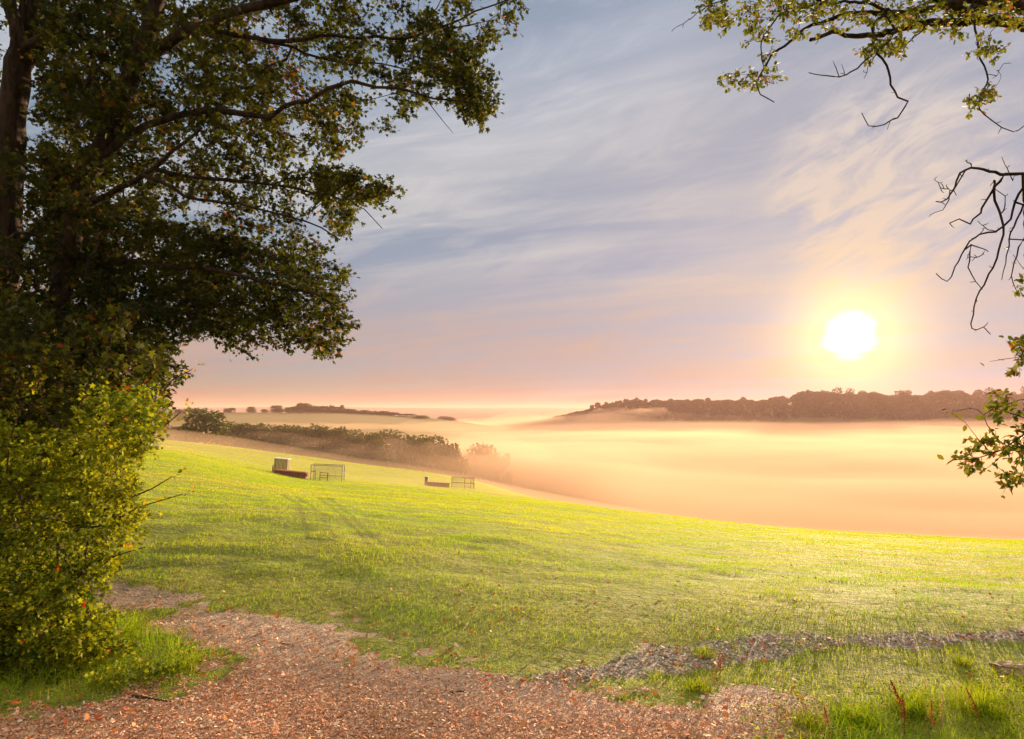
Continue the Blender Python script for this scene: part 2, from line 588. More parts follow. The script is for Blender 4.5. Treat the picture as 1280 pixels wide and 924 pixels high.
def build_ground():
    th = np.concatenate([np.radians(np.linspace(-180, -52, 26, endpoint=False)), np.radians(np.linspace(-52, 52, 417)),
                         np.radians(np.linspace(52, 180, 27)[1:-1])])
    rr = np.concatenate([[0.4, 0.8, 1.3, 1.9, 2.5], np.arange(2.9, 7.0, 0.05), np.exp(np.linspace(math.log(7.0), math.log(9000), 230))])
    nt, nr = len(th), len(rr)
    T, R = np.meshgrid(th, rr)
    X, Y = (R * np.sin(T)).ravel(), (R * np.cos(T)).ravel()
    Z = ground(X, Y)
    V = np.stack([X, Y, Z], 1)
    V = np.vstack([V, [[0, 0, Z[:nt].mean()]]])
    i = np.arange(nr - 1)[:, None] * nt
    j = np.arange(nt)[None, :]
    j2 = (j + 1) % nt
    q = np.stack([i + j, i + j2, i + nt + j2, i + nt + j], -1).reshape(-1, 4)
    q = q[:, ::-1]
    o = fast_obj('ground', V, q, 4, mat_ground(), smooth=True)
    # close the middle
    import bmesh
    bm = bmesh.new()
    bm.from_mesh(o.data)
    bm.verts.ensure_lookup_table()
    for a in range(nt):
        bm.faces.new((bm.verts[nt * nr], bm.verts[(a + 1) % nt], bm.verts[a])).smooth = True
    bmesh.ops.recalc_face_normals(bm, faces=bm.faces)
    bm.faces.ensure_lookup_table()
    if sum(f.normal.z for f in bm.faces) < 0:
        bmesh.ops.reverse_faces(bm, faces=bm.faces)
    bm.to_mesh(o.data)
    bm.free()
    p, g, t = zones(V[:, 0], V[:, 1])
    a = o.data.color_attributes.new('zone', 'FLOAT_COLOR', 'POINT')
    c4 = np.ones((len(V), 4), dtype=np.float32)
    c4[:, 0], c4[:, 1], c4[:, 2] = p, g, t
    a.data.foreach_set('color', c4.ravel())
    tag(o, 'rolling green meadow with a red wood chip path falling away into a foggy valley', kind='structure')
    return o


build_ground()


# ------------------------------------------------------------------ air: haze and valley fog
def volume_mat(name, density, color, g):
    m = bpy.data.materials.new(name)
    m.use_nodes = True
    t = NT(m.node_tree)
    v = t.new('ShaderNodeVolumePrincipled')
    v.inputs['Color'].default_value = (*color, 1)
    v.inputs['Density'].default_value = density
    v.inputs['Anisotropy'].default_value = g
    o = t.new('ShaderNodeOutputMaterial')
    t.link(v.outputs[0], o.inputs['Volume'])
    m.cycles.homogeneous_volume = True
    m.volume_intersection_method = 'ACCURATE' if hasattr(m, 'volume_intersection_method') else None
    return m


HAZE_DENSITY = 0.00022
HAZE_G = 0.25
hx = [(-9300, -9300, -80), (9300, -9300, -80), (9300, 9300, -80), (-9300, 9300, -80),
      (-9300, -9300, 44), (9300, -9300, 44), (9300, 9300, 44), (-9300, 9300, 44)]
hf = [(3, 2, 1, 0), (4, 5, 6, 7), (0, 1, 5, 4), (1, 2, 6, 5), (2, 3, 7, 6), (3, 0, 4, 7)]
haze = mesh_obj('haze', hx, hf, volume_mat('morning haze', HAZE_DENSITY, (0.72, 0.46, 0.41), HAZE_G))
tag(haze, 'thin warm morning haze filling the air over the fields', kind='stuff')


def fog_top(x, y, lift, seed):
    px = CX + F * x / np.maximum(y, 20)
    w_ = sstep(px, 250, 900)
    z = (-9.0 - 15.0 * sstep(y, 255, 330)) * (1 - w_) + -17.5 * w_ + lift
    z = z + (3.0 + 3.5 * sstep(px, 600, 800)) * (vnoise(x, y, 0.011, seed) - 0.5) + 2.4 * (vnoise(x, y, 0.032, seed + 1) - 0.5)
    # dips under the turf on the near side
    z = z - 22 * (1 - sstep(y, 62, 100)) * sstep(px, 560, 800) - 26 * (1 - sstep(y, 95, 190)) * (1 - sstep(px, 560, 800))
    z = z - 40 * sstep(y, 1050, 1300)
    # mist climbing the left end of the wooded ridge
    z = z + 12 * np.exp(-((px - 770) / 90.0) ** 2) * sstep(y, 560, 800) * (0.4 + vnoise(x, y, 0.01, seed + 5))
    return z


FOG = [(0.0, 0.020, 31), (4.5, 0.005, 41), (9.0, 0.0016, 51)]
FOG_COLOR = (0.75, 0.52, 0.365)
FOG_G = 0.29
for lift, dens, seed in FOG:
    # edges of the bank: runs far to both sides, ends inside the ridge and under the hill
    ys = np.concatenate([np.linspace(50, 400, 71), np.linspace(410, 1300, 60), [1700, 2300]])
    us = np.concatenate([np.linspace(-2.2, -0.8, 8, endpoint=False), np.linspace(-0.8, 1.0, 110), np.linspace(1.0, 2.8, 10)[1:]])
    U, YY = np.meshgrid(us, ys)
    XX = U * (YY * 0.75 + 90)
    Z = fog_top(XX.ravel(), YY.ravel(), lift, seed)
    n_, m_ = len(us), len(ys)
    top = np.stack([XX.ravel(), YY.ravel(), Z], 1)
    bot = top.copy()
    bot[:, 2] = -75 + 0.7 * lift
    V = np.vstack([top, bot])
    i = np.arange(m_ - 1)[:, None] * n_
    j = np.arange(n_ - 1)[None, :]
    q = np.stack([i + j, i + j + 1, i + n_ + j + 1, i + n_ + j], -1).reshape(-1, 4)
    N = n_ * m_
    ring = list(range(n_)) + [k * n_ + n_ - 1 for k in range(1, m_)] + [(m_ - 1) * n_ + k for k in range(n_ - 2, -1, -1)] + [k * n_ for k in range(m_ - 2, 0, -1)]
    side = [(ring[(k + 1) % len(ring)], ring[k], ring[k] + N, ring[(k + 1) % len(ring)] + N) for k in range(len(ring))]
    q = np.vstack([q, (q + N)[:, ::-1], np.array(side)])
    o = fast_obj('fog_bank', V, q, 4, volume_mat('valley fog', dens, FOG_COLOR, FOG_G), smooth=False)
    tag(o, ['dense golden fog lying in the valley below the meadow', 'thinner mist drifting on top of the valley fog',
            'faint veil of mist rising above the valley fog'][[31, 41, 51].index(seed)], kind='stuff')


# mist hugging the crest of the meadow
def ground_mist():
    ys = np.concatenate([np.linspace(38, 130, 47), np.linspace(135, 240, 22)])
    us = np.linspace(-1.0, 1.3, 90)
    U, YY = np.meshgrid(us, ys)
    XX = U * YY
    g = ground(XX.ravel(), YY.ravel())
    x, y = XX.ravel(), YY.ravel()
    th = 3.2 * sstep(y, 38, 120) * (0.35 + 1.1 * vnoise(x, y, 0.03, 61)) * (1 - sstep(y, 190, 238)) * sstep(np.abs(U.ravel() - 0.15), -1, 2)
    th = np.where((y <= 38.1), -0.3, th)
    top = np.stack([x, y, g + th], 1)
    bot = top.copy()
    bot[:, 2] = g - 3.0
    n_, m_ = len(us), len(ys)
    i = np.arange(m_ - 1)[:, None] * n_
    j = np.arange(n_ - 1)[None, :]
    q = np.stack([i + j, i + j + 1, i + n_ + j + 1, i + n_ + j], -1).reshape(-1, 4)
    N = n_ * m_
    ring = list(range(n_)) + [k * n_ + n_ - 1 for k in range(1, m_)] + [(m_ - 1) * n_ + k for k in range(n_ - 2, -1, -1)] + [k * n_ for k in range(m_ - 2, 0, -1)]
    side = [(ring[(k + 1) % len(ring)], ring[k], ring[k] + N, ring[(k + 1) % len(ring)] + N) for k in range(len(ring))]
    o = fast_obj('ground_mist', np.vstack([top, bot]), np.vstack([q, (q + N)[:, ::-1], np.array(side)]), 4, volume_mat('ground mist', 0.006, FOG_COLOR, FOG_G))
    tag(o, 'thin ground mist creeping over the crest of the meadow', kind='stuff')


def wisps(label, items, dens, seed):
    """long flattened puffs of mist: (px, py of the middle, depth, width px, height px, depth extent m)"""
    import bmesh
    r_ = np.random.default_rng(seed)
    bm = bmesh.new()
    for (px, py, Y, wpx, hpx, dy, tilt) in items:
        c = P(px, py, Y)
        a, b = wpx / F * Y / 2, hpx / F * Y / 2
        res = bmesh.ops.create_icosphere(bm, subdivisions=4, radius=1.0)
        ph = r_.uniform(0, 50)
        for v in res['verts']:
            p = v.co.copy()
            n = float(vnoise(np.array([p.x * 2.2 + ph]), np.array([p.z * 0.8 + p.y + ph]), 1.6, seed)[0]) - 0.5
            f = 1 + 0.9 * n
            v.co = Vector((c[0] + p.x * a, c[1] + p.y * dy / 2, c[2] + p.z * b * f + p.x * a * tilt + 0.35 * b * n))
    me = bpy.data.meshes.new('mist_wisp')
    bm.to_mesh(me)
    bm.free()
    me.materials.append(volume_mat('wisp', dens, FOG_COLOR, FOG_G))
    o = bpy.data.objects.new('mist_wisp', me)
    C.objects.link(o)
    tag(o, label, kind='stuff')


ground_mist()
wisps('pale wisps of mist climbing the left shoulder of the wooded ridge', [
    (770, 521, 770, 130, 22, 70, 0.10), (905, 530, 760, 150, 12, 60, -0.03), (1030, 531, 770, 120, 9, 60, 0.02), (1180, 530, 760, 150, 12, 60, 0.0),
    (655, 526, 700, 110, 16, 60, 0.0)], 0.011, 3)
wisps('soft banks of mist drifting between the hedgerow and the far field', [
    (300, 543, 240, 150, 14, 40, -0.03), (470, 552, 245, 200, 22, 45, -0.06), (620, 566, 215, 150, 46, 50, -0.12), (560, 534, 330, 160, 16, 50, -0.02),
    (400, 533, 380, 200, 8, 40, -0.01)], 0.010, 4)
wisps('thin streaks of mist lying across the hedgerow feet', [
    (250, 552, 172, 170, 22, 14, -0.06), (400, 562, 176, 220, 30, 12, -0.13), (540, 578, 174, 170, 42, 14, -0.16), (720, 585, 260, 260, 40, 60, -0.05),
    (980, 560, 420, 300, 22, 60, 0.0)], 0.010, 5)


# ------------------------------------------------------------------ foliage materials
def leaf_material(name, trans=0.45, rough=0.5, spec=0.25, gain=1.0, tgain=(1.35, 1.2, 0.6)):
    m = bpy.data.materials.new(name)
    m.use_nodes = True
    t = NT(m.node_tree)
    at = t.new('ShaderNodeAttribute', attribute_name='tint').outputs['Color']
    if gain != 1.0:
        at = t.mix(1.0, at, (gain,) * 3, 'MULTIPLY')
    b = t.new('ShaderNodeBsdfPrincipled')
    t.link(at, b.inputs['Base Color'])
    b.inputs['Roughness'].default_value = rough
    b.inputs['Specular IOR Level'].default_value = spec
    tr = t.new('ShaderNodeBsdfTranslucent')
    t.link(t.mix(1.0, at, tgain, 'MULTIPLY'), tr.inputs[0])
    mx = t.new('ShaderNodeMixShader')
    mx.inputs[0].default_value = trans
    t.link(b.outputs[0], mx.inputs[1])
    t.link(tr.outputs[0], mx.inputs[2])
    o = t.new('ShaderNodeOutputMaterial')
    t.link(mx.outputs[0], o.inputs[0])
    return m


GRASS_MAT = leaf_material('grass blades', 0.5, 0.8, 0.0, tgain=(1.2, 1.15, 0.6))
DRY_MAT = leaf_material('dry plant', 0.25, 0.7, 0.1, tgain=(1.1, 1.0, 0.8))
LITTER_MAT = leaf_material('litter', 0.08, 0.75, 0.15, tgain=(1, 1, 1))


def blades(x, y, z, h, w, lean, az, bend, col, tri=False):
    """grass blades: curved three-triangle strips; col (n,3)"""
    n = len(x)
    ca, sa = np.cos(az), np.sin(az)
    side = np.stack([-sa, ca, np.zeros(n)], 1) * (w / 2)[:, None]
    base = np.stack([x, y, z], 1)
    fw = np.stack([ca, sa, np.zeros(n)], 1)
    up = np.array([0, 0, 1.0])
    mid = base + up * (h * 0.55)[:, None] + fw * (h * lean * 0.35)[:, None]
    tip = base + up * (h * (1.0 - 0.35 * bend))[:, None] + fw * (h * (lean + bend * 0.8))[:, None]
    V = np.stack([base - side, base + side, mid - side * 0.8, mid + side * 0.8, tip], 1).reshape(-1, 3)
    o = (np.arange(n) * 5)[:, None]
    L = np.concatenate([o + 0, o + 1, o + 3, o + 0, o + 3, o + 2, o + 2, o + 3, o + 4], 1)
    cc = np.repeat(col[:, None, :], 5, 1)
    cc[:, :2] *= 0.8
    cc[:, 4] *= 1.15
    return V, L, cc.reshape(-1, 3)


def grass_colors(x, y, n, dry=0.08, lush=None):
    a = np.array([0.240, 0.420, 0.012])
    b = np.array([0.500, 0.540, 0.020])
    s = np.array([0.560, 0.420, 0.130])
    k = np.clip(0.18 + 0.45 * rng.random(n) + 0.5 * (vnoise(x * 0.6, y, 1.7, 25) - 0.5) + 0.4 * (vnoise(x * 0.8, y, 2.6, 8) - 0.5) + 0.7 * (vnoise(x, y, 0.35, 21) - 0.5) + 0.7 * (vnoise(x, y, 0.08, 22) - 0.45), 0, 1)
    if lush is not None:
        k = k * (1 - lush)
    c = a * (1 - k)[:, None] + b * k[:, None]
    dn = dry * (0.4 + 2.4 * sstep(vnoise(x, y, 0.10, 24) + 0.5 * vnoise(x, y, 0.5, 23), 0.55, 1.1))
    isd = rng.random(n) < dn
    c[isd] = s * (0.7 + 0.5 * rng.random((isd.sum(), 1)))
    c *= 0.8 + 0.4 * rng.random((n, 1))
    return c


def build_grass():
    N = 1400000
    q = rng.random(N)
    e = 0.4
    lo, hi = 2.7 ** e, 165.0 ** e
    Y = (lo + q * (hi - lo)) ** (1 / e)
    u = rng.uniform(-1.05, 1.35, N)
    X = u * Y
    keep = (X > -6.5 - Y) & (X < 120)
    X, Y = X[keep], Y[keep]
    p, g, tr = zones(X, Y)
    # clumps: the worn edges keep only scattered tufts
    cl = vnoise(X, Y, 6.0, 61) * 0.6 + vnoise(X, Y, 17.0, 62) * 0.4
    edge = np.maximum(p, g)
    # patchy thin ground between the meadow and the path
    thin = to_ground([(300, 764), (420, 762), (470, 780), (560, 800), (700, 808), (760, 806), (900, 796), (760, 840), (700, 852), (560, 832), (440, 800), (330, 776)])
    near = np.hypot(X, Y) < 12
    tn = np.zeros(len(X))
    tn[near] = sstep(sdist(X[near], Y[near], thin), -0.15, 0.25)
    isl = to_ground([(760, 860), (800, 846), (900, 832), (1000, 826), (1290, 812), (1290, 850), (1100, 862), (900, 868), (800, 872)])
    il = np.zeros(len(X))
    il[near] = sstep(sdist(X[near], Y[near], isl), -0.1, 0.2)
    thr = 0.0 + 0.36 * tn + 0.10 * il
    keep = (cl > thr) & ((edge < 0.25) | ((edge < 0.92) & (cl > 0.22 + 0.36 * edge)) | ((g > 0.5) & (p < 0.5) & (cl > 0.56)) | ((p > 0.5) & (cl > 0.86)))
    X, Y, p, g, tr, cl, tn, il, edge = [a[keep] for a in (X, Y, p, g, tr, cl, tn, il, edge)]
    n = len(X)
    Z = ground(X, Y) - 0.005
    # longer, darker fringe where the meadow meets the path; coarse grass in the near right corner and on the left bank
    rough_r = sstep(sdist(X, Y, to_ground([(900, 930), (930, 880), (1040, 868), (1120, 850), (1290, 838), (1500, 830), (1500, 1300), (860, 1300)])), -0.1, 0.4)
    bank = sstep(sdist(X, Y, to_ground([(-60, 730), (95, 735), (170, 762), (235, 790), (280, 822), (255, 848), (210, 870), (120, 882), (-60, 900)])), -0.05, 0.3)
    fringe = sstep(vnoise(X, Y, 1.6, 64), 0.45, 0.8) * (Y < 11)
    h = (0.014 + 0.018 * rng.random(n)) * (0.6 + 0.9 * vnoise(X * 0.8, Y, 2.6, 8)) + 0.015 * fringe * (1 - tn) + 0.07 * rough_r * rng.random(n) + 0.13 * bank * rng.random(n) ** 1.5
    h *= 1 + 0.9 * np.clip((Y - 6) / 30, 0, 1) + 1.2 * np.clip((Y - 40) / 100, 0, 1)
    h *= np.where(edge > 0.25, 0.6, 1.0) * (1 - 0.35 * tn) * (0.7 + 0.6 * cl)
    h *= 1 - 0.3 * tr
    w = 0.0025 * np.clip(Y / 5, 0.75, 30) ** 0.95
    lush = np.clip(0.5 * fringe + 0.2 * bank, 0, 1)
    col = grass_colors(X, Y, n, 0.10, lush)
    col *= (1 - 0.25 * tr)[:, None]
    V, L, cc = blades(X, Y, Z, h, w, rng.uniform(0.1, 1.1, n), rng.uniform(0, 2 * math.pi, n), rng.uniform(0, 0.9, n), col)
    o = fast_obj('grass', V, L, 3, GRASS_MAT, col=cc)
    tag(o, 'short dewy meadow grass, yellow green with straw coloured patches', kind='stuff')


build_grass()


# ------------------------------------------------------------------ leaves, twigs
LEAF_MAPLE = np.array([(0, 0), (.40, .0), (.25, .27), (.56, .56), (.20, .55), (0, 1), (-.20, .55), (-.56, .56), (-.25, .27), (-.40, .0)], float)
LEAF_OAK = np.array([(0, 0), (.10, .14), (.26, .20), (.15, .36), (.36, .50), (.19, .64), (.25, .82), (0, 1), (-.25, .82), (-.19, .64), (-.36, .50), (-.15, .36), (-.26, .20), (-.10, .14)], float)
LEAF_OVAL = np.array([(0, 0), (.16, .16), (.27, .42), (.26, .62), (.14, .86), (0, 1), (-.14, .86), (-.26, .62), (-.27, .42), (-.16, .16)], float)


def unit(a):
    return a / (np.linalg.norm(a, axis=-1, keepdims=True) + 1e-9)


def leaf_mesh(name, pos, dirv, nrm, size, col, shape, mat, parent):
    n, k = len(pos), len(shape)
    d = unit(dirv)
    s = unit(np.cross(d, nrm))
    u = np.cross(s, d)
    sx = shape[:, 0][None, :, None]
    sy = shape[:, 1][None, :, None]
    curl = rng.uniform(-0.1, 0.5, (n, 1, 1))
    V = pos[:, None, :] + size[:, None, None] * (sx * s[:, None, :] + sy * d[:, None, :] + (curl * (np.abs(sx) * 0.9 - 0.25 * sy * sy)) * u[:, None, :])
    L = np.arange(n * k)
    return fast_obj(name, V.reshape(-1, 3), L, k, mat, parent, col=np.repeat(col, k, 0))


def catmull(pts, step):
    pts = np.asarray(pts, float)
    out = []
    ext = np.vstack([2 * pts[0] - pts[1], pts, 2 * pts[-1] - pts[-2]])
    for i in range(len(pts) - 1):
        p0, p1, p2, p3 = ext[i:i + 4]
        m = max(1, int(np.linalg.norm(p2[:3] - p1[:3]) / step))
        for q in range(m):
            t = q / m
            out.append(0.5 * ((2 * p1) + (-p0 + p2) * t + (2 * p0 - 5 * p1 + 4 * p2 - p3) * t * t + (-p0 + 3 * p1 - 3 * p2 + p3) * t ** 3))
    out.append(pts[-1])
    return np.array(out)


class Skeleton:
    def __init__(self, step=0.12):
        self.p, self.par, self.tan, self.rmin, self.chains = [], [], [], [], []
        self.step = step

    def add_chain(self, pts, parent, r0, r1):
        """pts (n,3): new nodes after the parent node"""
        ids = []
        prev = parent
        n = len(pts)
        for i, q in enumerate(pts):
            self.p.append(np.array(q[:3]))
            self.par.append(prev)
            a = self.p[prev] if prev >= 0 else np.array(pts[min(1, n - 1)][:3]) * 0 + np.array(q[:3]) - (np.array(pts[min(1, n - 1)][:3]) - np.array(q[:3]))
            self.tan.append(unit(np.array(q[:3]) - a + 1e-6))
            f = i / max(1, n - 1)
            self.rmin.append(r0 * (1 - f) + r1 * f)
            prev = len(self.p) - 1
            ids.append(prev)
        self.chains.append(([parent] if parent >= 0 else []) + ids)
        return ids

    def nearest(self, q):
        a = np.array(self.p)
        return int(np.argmin(((a - q) ** 2).sum(1)))

    def limb(self, pts, r0, r1, parent=None, wob=0.012):
        """pts world (n,3); joins the nearest existing node"""
        c = catmull(pts, self.step)
        c[1:-1] += rng.normal(0, wob, (len(c) - 2, 3)) if len(c) > 2 else 0
        if not self.p:
            return self.add_chain(c, -1, r0, r1)
        k = self.nearest(c[0]) if parent is None else parent
        if np.linalg.norm(self.p[k] - c[0]) < 0.5 * self.step:
            c = c[1:]
        return self.add_chain(c, k, r0, r1)

    def grow(self, clusters, seg=0.10, kink=0.012, droop=0.05):
        if len(clusters) == 0:
            return []
        P0 = np.array(self.p)
        d = np.array([np.sqrt(((P0 - q) ** 2).sum(1).min()) for q in clusters])
        order = np.argsort(d)
        buf = np.zeros((len(self.p) + 40 * len(clusters) + 10, 3))
        tb = np.zeros_like(buf)
        n = len(self.p)
        buf[:n] = P0
        tb[:n] = np.array(self.tan)
        tips = []
        for ci in order:
            q = clusters[ci]
            df = q - buf[:n]
            dd = np.sqrt((df ** 2).sum(1)) + 1e-6
            fw = (df * tb[:n]).sum(1) / dd
            k = int(np.argmin(dd * (1.35 - 0.35 * fw)))
            dist = dd[k]
            m = max(1, int(dist / seg))
            a = buf[k]
            ctl = a + tb[k] * dist * 0.35 + (q - a) * 0.15 + np.array([0, 0, droop * dist])
            t = (np.arange(1, m + 1) / m)[:, None]
            pts = (1 - t) ** 2 * a + 2 * t * (1 - t) * ctl + t * t * q
            if m > 1:
                pts[:-1] += rng.normal(0, kink, (m - 1, 3))
            if n + m >= len(buf):
                break
            ids = self.add_chain(pts, k, 0.0, 0.0)
            buf[n:n + m] = pts
            tb[n:n + m] = np.array(self.tan[-m:])
            n += m
            tips.append(ids[-1])
        return tips

    def radii(self, r_tip=0.0022, e=0.47):
        n = len(self.p)
        cnt = np.zeros(n)
        haschild = np.zeros(n, bool)
        for i in range(n):
            if self.par[i] >= 0:
                haschild[self.par[i]] = True
        cnt[~haschild] = 1
        for i in range(n - 1, -1, -1):
            if self.par[i] >= 0:
                cnt[self.par[i]] += cnt[i]
        r = r_tip * np.maximum(cnt, 1) ** e
        return np.maximum(r, np.array(self.rmin))

    def mesh(self, name, mat, parent, r_tip=0.0022, e=0.47, extra=None, cap=None):
        R = self.radii(r_tip, e)
        if cap is not None:
            R = np.where(np.array(self.rmin) > 0, np.array(self.rmin), np.minimum(R, cap))
        V, Fc = [], []
        nv = 0
        for ch in self.chains:
            if len(ch) < 2:
                continue
            pts = np.array([self.p[i] for i in ch])
            rr = np.array([R[i] for i in ch])
            if self.par[ch[0]] != -1 or len(ch) > 1:
                rr[0] = min(rr[0], rr[1] * 1.25)
            big = rr.max()
            ns = 12 if big > 0.06 else (7 if big > 0.02 else (5 if big > 0.006 else 3))
            tn = np.gradient(pts, axis=0)
            tn = unit(tn)
            ref = np.array([0.31, 0.17, 0.93]) if abs(tn[0][2]) < 0.9 else np.array([1.0, 0.2, 0.1])
            a = unit(np.cross(tn, ref))
            b = np.cross(tn, a)
            ang = np.arange(ns) * 2 * math.pi / ns
            rad = rr[:, None] * (1 + (0.10 if ns > 5 else 0) * rng.normal(0, 1, (len(ch), ns)))
            ring = pts[:, None, :] + rad[:, :, None] * (np.cos(ang)[None, :, None] * a[:, None, :] + np.sin(ang)[None, :, None] * b[:, None, :])
            V.append(ring.reshape(-1, 3))
            i = np.arange(len(ch) - 1)[:, None] * ns
            j = np.arange(ns)[None, :]
            j2 = (j + 1) % ns
            Fc.append(np.stack([i + j, i + j2, i + ns + j2, i + ns + j], -1).reshape(-1, 4) + nv)
            nv += len(ch) * ns
        if extra is not None:
            EV, EF = extra
            V.append(EV)
            Fc.append(EF + nv)
        return fast_obj(name, np.vstack(V), np.vstack(Fc), 4, mat, parent, smooth=True)


def twiglets(tips, sk, per, length, spread=0.9, updown=0.25, r=0.0016):
    """thin side twigs at the twig ends: returns starts, ends and mesh data (3-sided)"""
    tp = np.array([sk.p[i] for i in tips])
    tt = np.array([sk.tan[i] for i in tips])
    n = len(tips)
    st = np.repeat(tp, per, 0)
    tn = np.repeat(tt, per, 0)
    # starts slide back along the twig
    st = st - tn * rng.uniform(0, 0.6, (len(st), 1)) * length
    d = unit(tn * 0.8 + rng.normal(0, spread, st.shape) * np.array([1, 1, updown * 2]))
    en = st + d * length * rng.uniform(0.5, 1.15, (len(st), 1))
    m = len(st)
    a = unit(np.cross(d, np.array([0.2, 0.1, 0.97]))) * r
    b = np.cross(d, a)
    tri = [(1, 0), (-0.5, 0.87), (-0.5, -0.87)]
    V = np.concatenate([np.stack([st + x * a + y * b for x, y in tri], 1), np.stack([en + 0.4 * (x * a + y * b) for x, y in tri], 1)], 1).reshape(-1, 3)
    o = (np.arange(m) * 6)[:, None, None]
    Fq = np.array([[0, 1, 4, 3], [1, 2, 5, 4], [2, 0, 3, 5]])[None]
    return st, en, (V, (o + Fq).reshape(-1, 4))


def leaves_on(st, en, per, size, colf, flat=0.6, jitter=0.02, droop=0.3):
    m = len(st)
    t = rng.random((m * per, 1)) ** 0.7
    a = np.repeat(st, per, 0)
    b = np.repeat(en, per, 0)
    p = a + (b - a) * t + rng.normal(0, jitter, (m * per, 3))
    d = unit(unit(b - a) * 0.6 + rng.normal(0, 0.8, p.shape) + np.array([0, 0, -droop]))
    nr = unit(np.array([0, 0, 1.0]) + rng.normal(0, flat, p.shape))
    s = size * rng.uniform(0.6, 1.25, m * per)
    return p, d, nr, s, colf(p)


def bark_material(name, dark=(0.045, 0.032, 0.022), light=(0.15, 0.10, 0.065), scale=14.0):
    m, t, b, o = principled(name, rough=0.9, spec=0.15)
    tc = t.new('ShaderNodeTexCoord').outputs['Object']
    n = t.noise(t.mapping(tc, scale=(1, 1, 0.22)), scale, 8, 0.7, 0.4)
    t.link(t.mix(t.ramp(n, [(0.38, 0.0), (0.62, 1.0)]), dark, light), b.inputs['Base Color'])
    bp = t.new('ShaderNodeBump')
    bp.inputs['Strength'].default_value = 0.9
    bp.inputs['Distance'].default_value = 0.03
    t.link(n, bp.inputs['Height'])
    t.link(bp.outputs[0], b.inputs['Normal'])
    return m


def in_poly(x, y, poly):
    return sdist(np.asarray(x, float), np.asarray(y, float), np.array(poly, float)) > 0


def sample_poly(poly, n):
    poly = np.array(poly, float)
    lo, hi = poly.min(0), poly.max(0)
    out = np.zeros((0, 2))
    while len(out) < n:
        q = rng.uniform(lo, hi, (n * 2, 2))
        out = np.vstack([out, q[in_poly(q[:, 0], q[:, 1], poly)]])
    return out[:n]


def PP(pts, Y):
    """photo pixels -> points; Y is a depth, or one per point"""
    Ys = np.broadcast_to(np.asarray(Y, float), (len(pts),))
    return np.array([P(a, b, c) for (a, b), c in zip(pts, Ys)])


# ------------------------------------------------------------------ the two big trees on the left
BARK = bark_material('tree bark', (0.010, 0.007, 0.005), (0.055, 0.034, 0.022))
TWIG = bark_material('twig bark', (0.035, 0.024, 0.018), (0.10, 0.065, 0.045), 40.0)
LEAF_DARK = leaf_material('tree leaves', 0.42, 0.65, 0.10, tgain=(2.0, 1.9, 0.8))
LEAF_BUSH = leaf_material('bush leaves', 0.45, 0.65, 0.12)


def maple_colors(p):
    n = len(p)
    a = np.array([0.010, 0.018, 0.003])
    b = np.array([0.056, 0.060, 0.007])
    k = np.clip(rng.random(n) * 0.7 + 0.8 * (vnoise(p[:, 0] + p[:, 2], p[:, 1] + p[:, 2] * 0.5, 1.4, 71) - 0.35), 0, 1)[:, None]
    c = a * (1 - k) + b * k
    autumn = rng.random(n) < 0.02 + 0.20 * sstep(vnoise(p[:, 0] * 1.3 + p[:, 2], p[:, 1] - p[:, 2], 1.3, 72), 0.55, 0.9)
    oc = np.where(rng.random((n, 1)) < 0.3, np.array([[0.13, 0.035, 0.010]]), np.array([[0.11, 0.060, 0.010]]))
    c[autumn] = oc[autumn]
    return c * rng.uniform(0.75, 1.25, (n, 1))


def bush_colors(p):
    n = len(p)
    a = np.array([0.040, 0.085, 0.005])
    b = np.array([0.320, 0.345, 0.014])
    k = np.clip(rng.random(n) * 0.8 + 0.7 * (vnoise(p[:, 0] + p[:, 2], p[:, 1] + p[:, 2] * 0.5, 2.0, 73) - 0.4), 0, 1)[:, None]
    c = a * (1 - k) + b * k
    r = rng.random(n)
    c[r < 0.010] = np.array([0.36, 0.16, 0.02])
    c[r < 0.002] = np.array([0.40, 0.03, 0.02])
    return c * rng.uniform(0.75, 1.2, (n, 1))


def clusters_in(poly, n, y0, y1, zmin_above=0.1):
    q = sample_poly(poly, n)
    Y = rng.uniform(y0, y1, n)
    pts = PP(q, Y)
    g = ground(pts[:, 0], pts[:, 1])
    ok = pts[:, 2] > g + zmin_above
    return pts[ok]


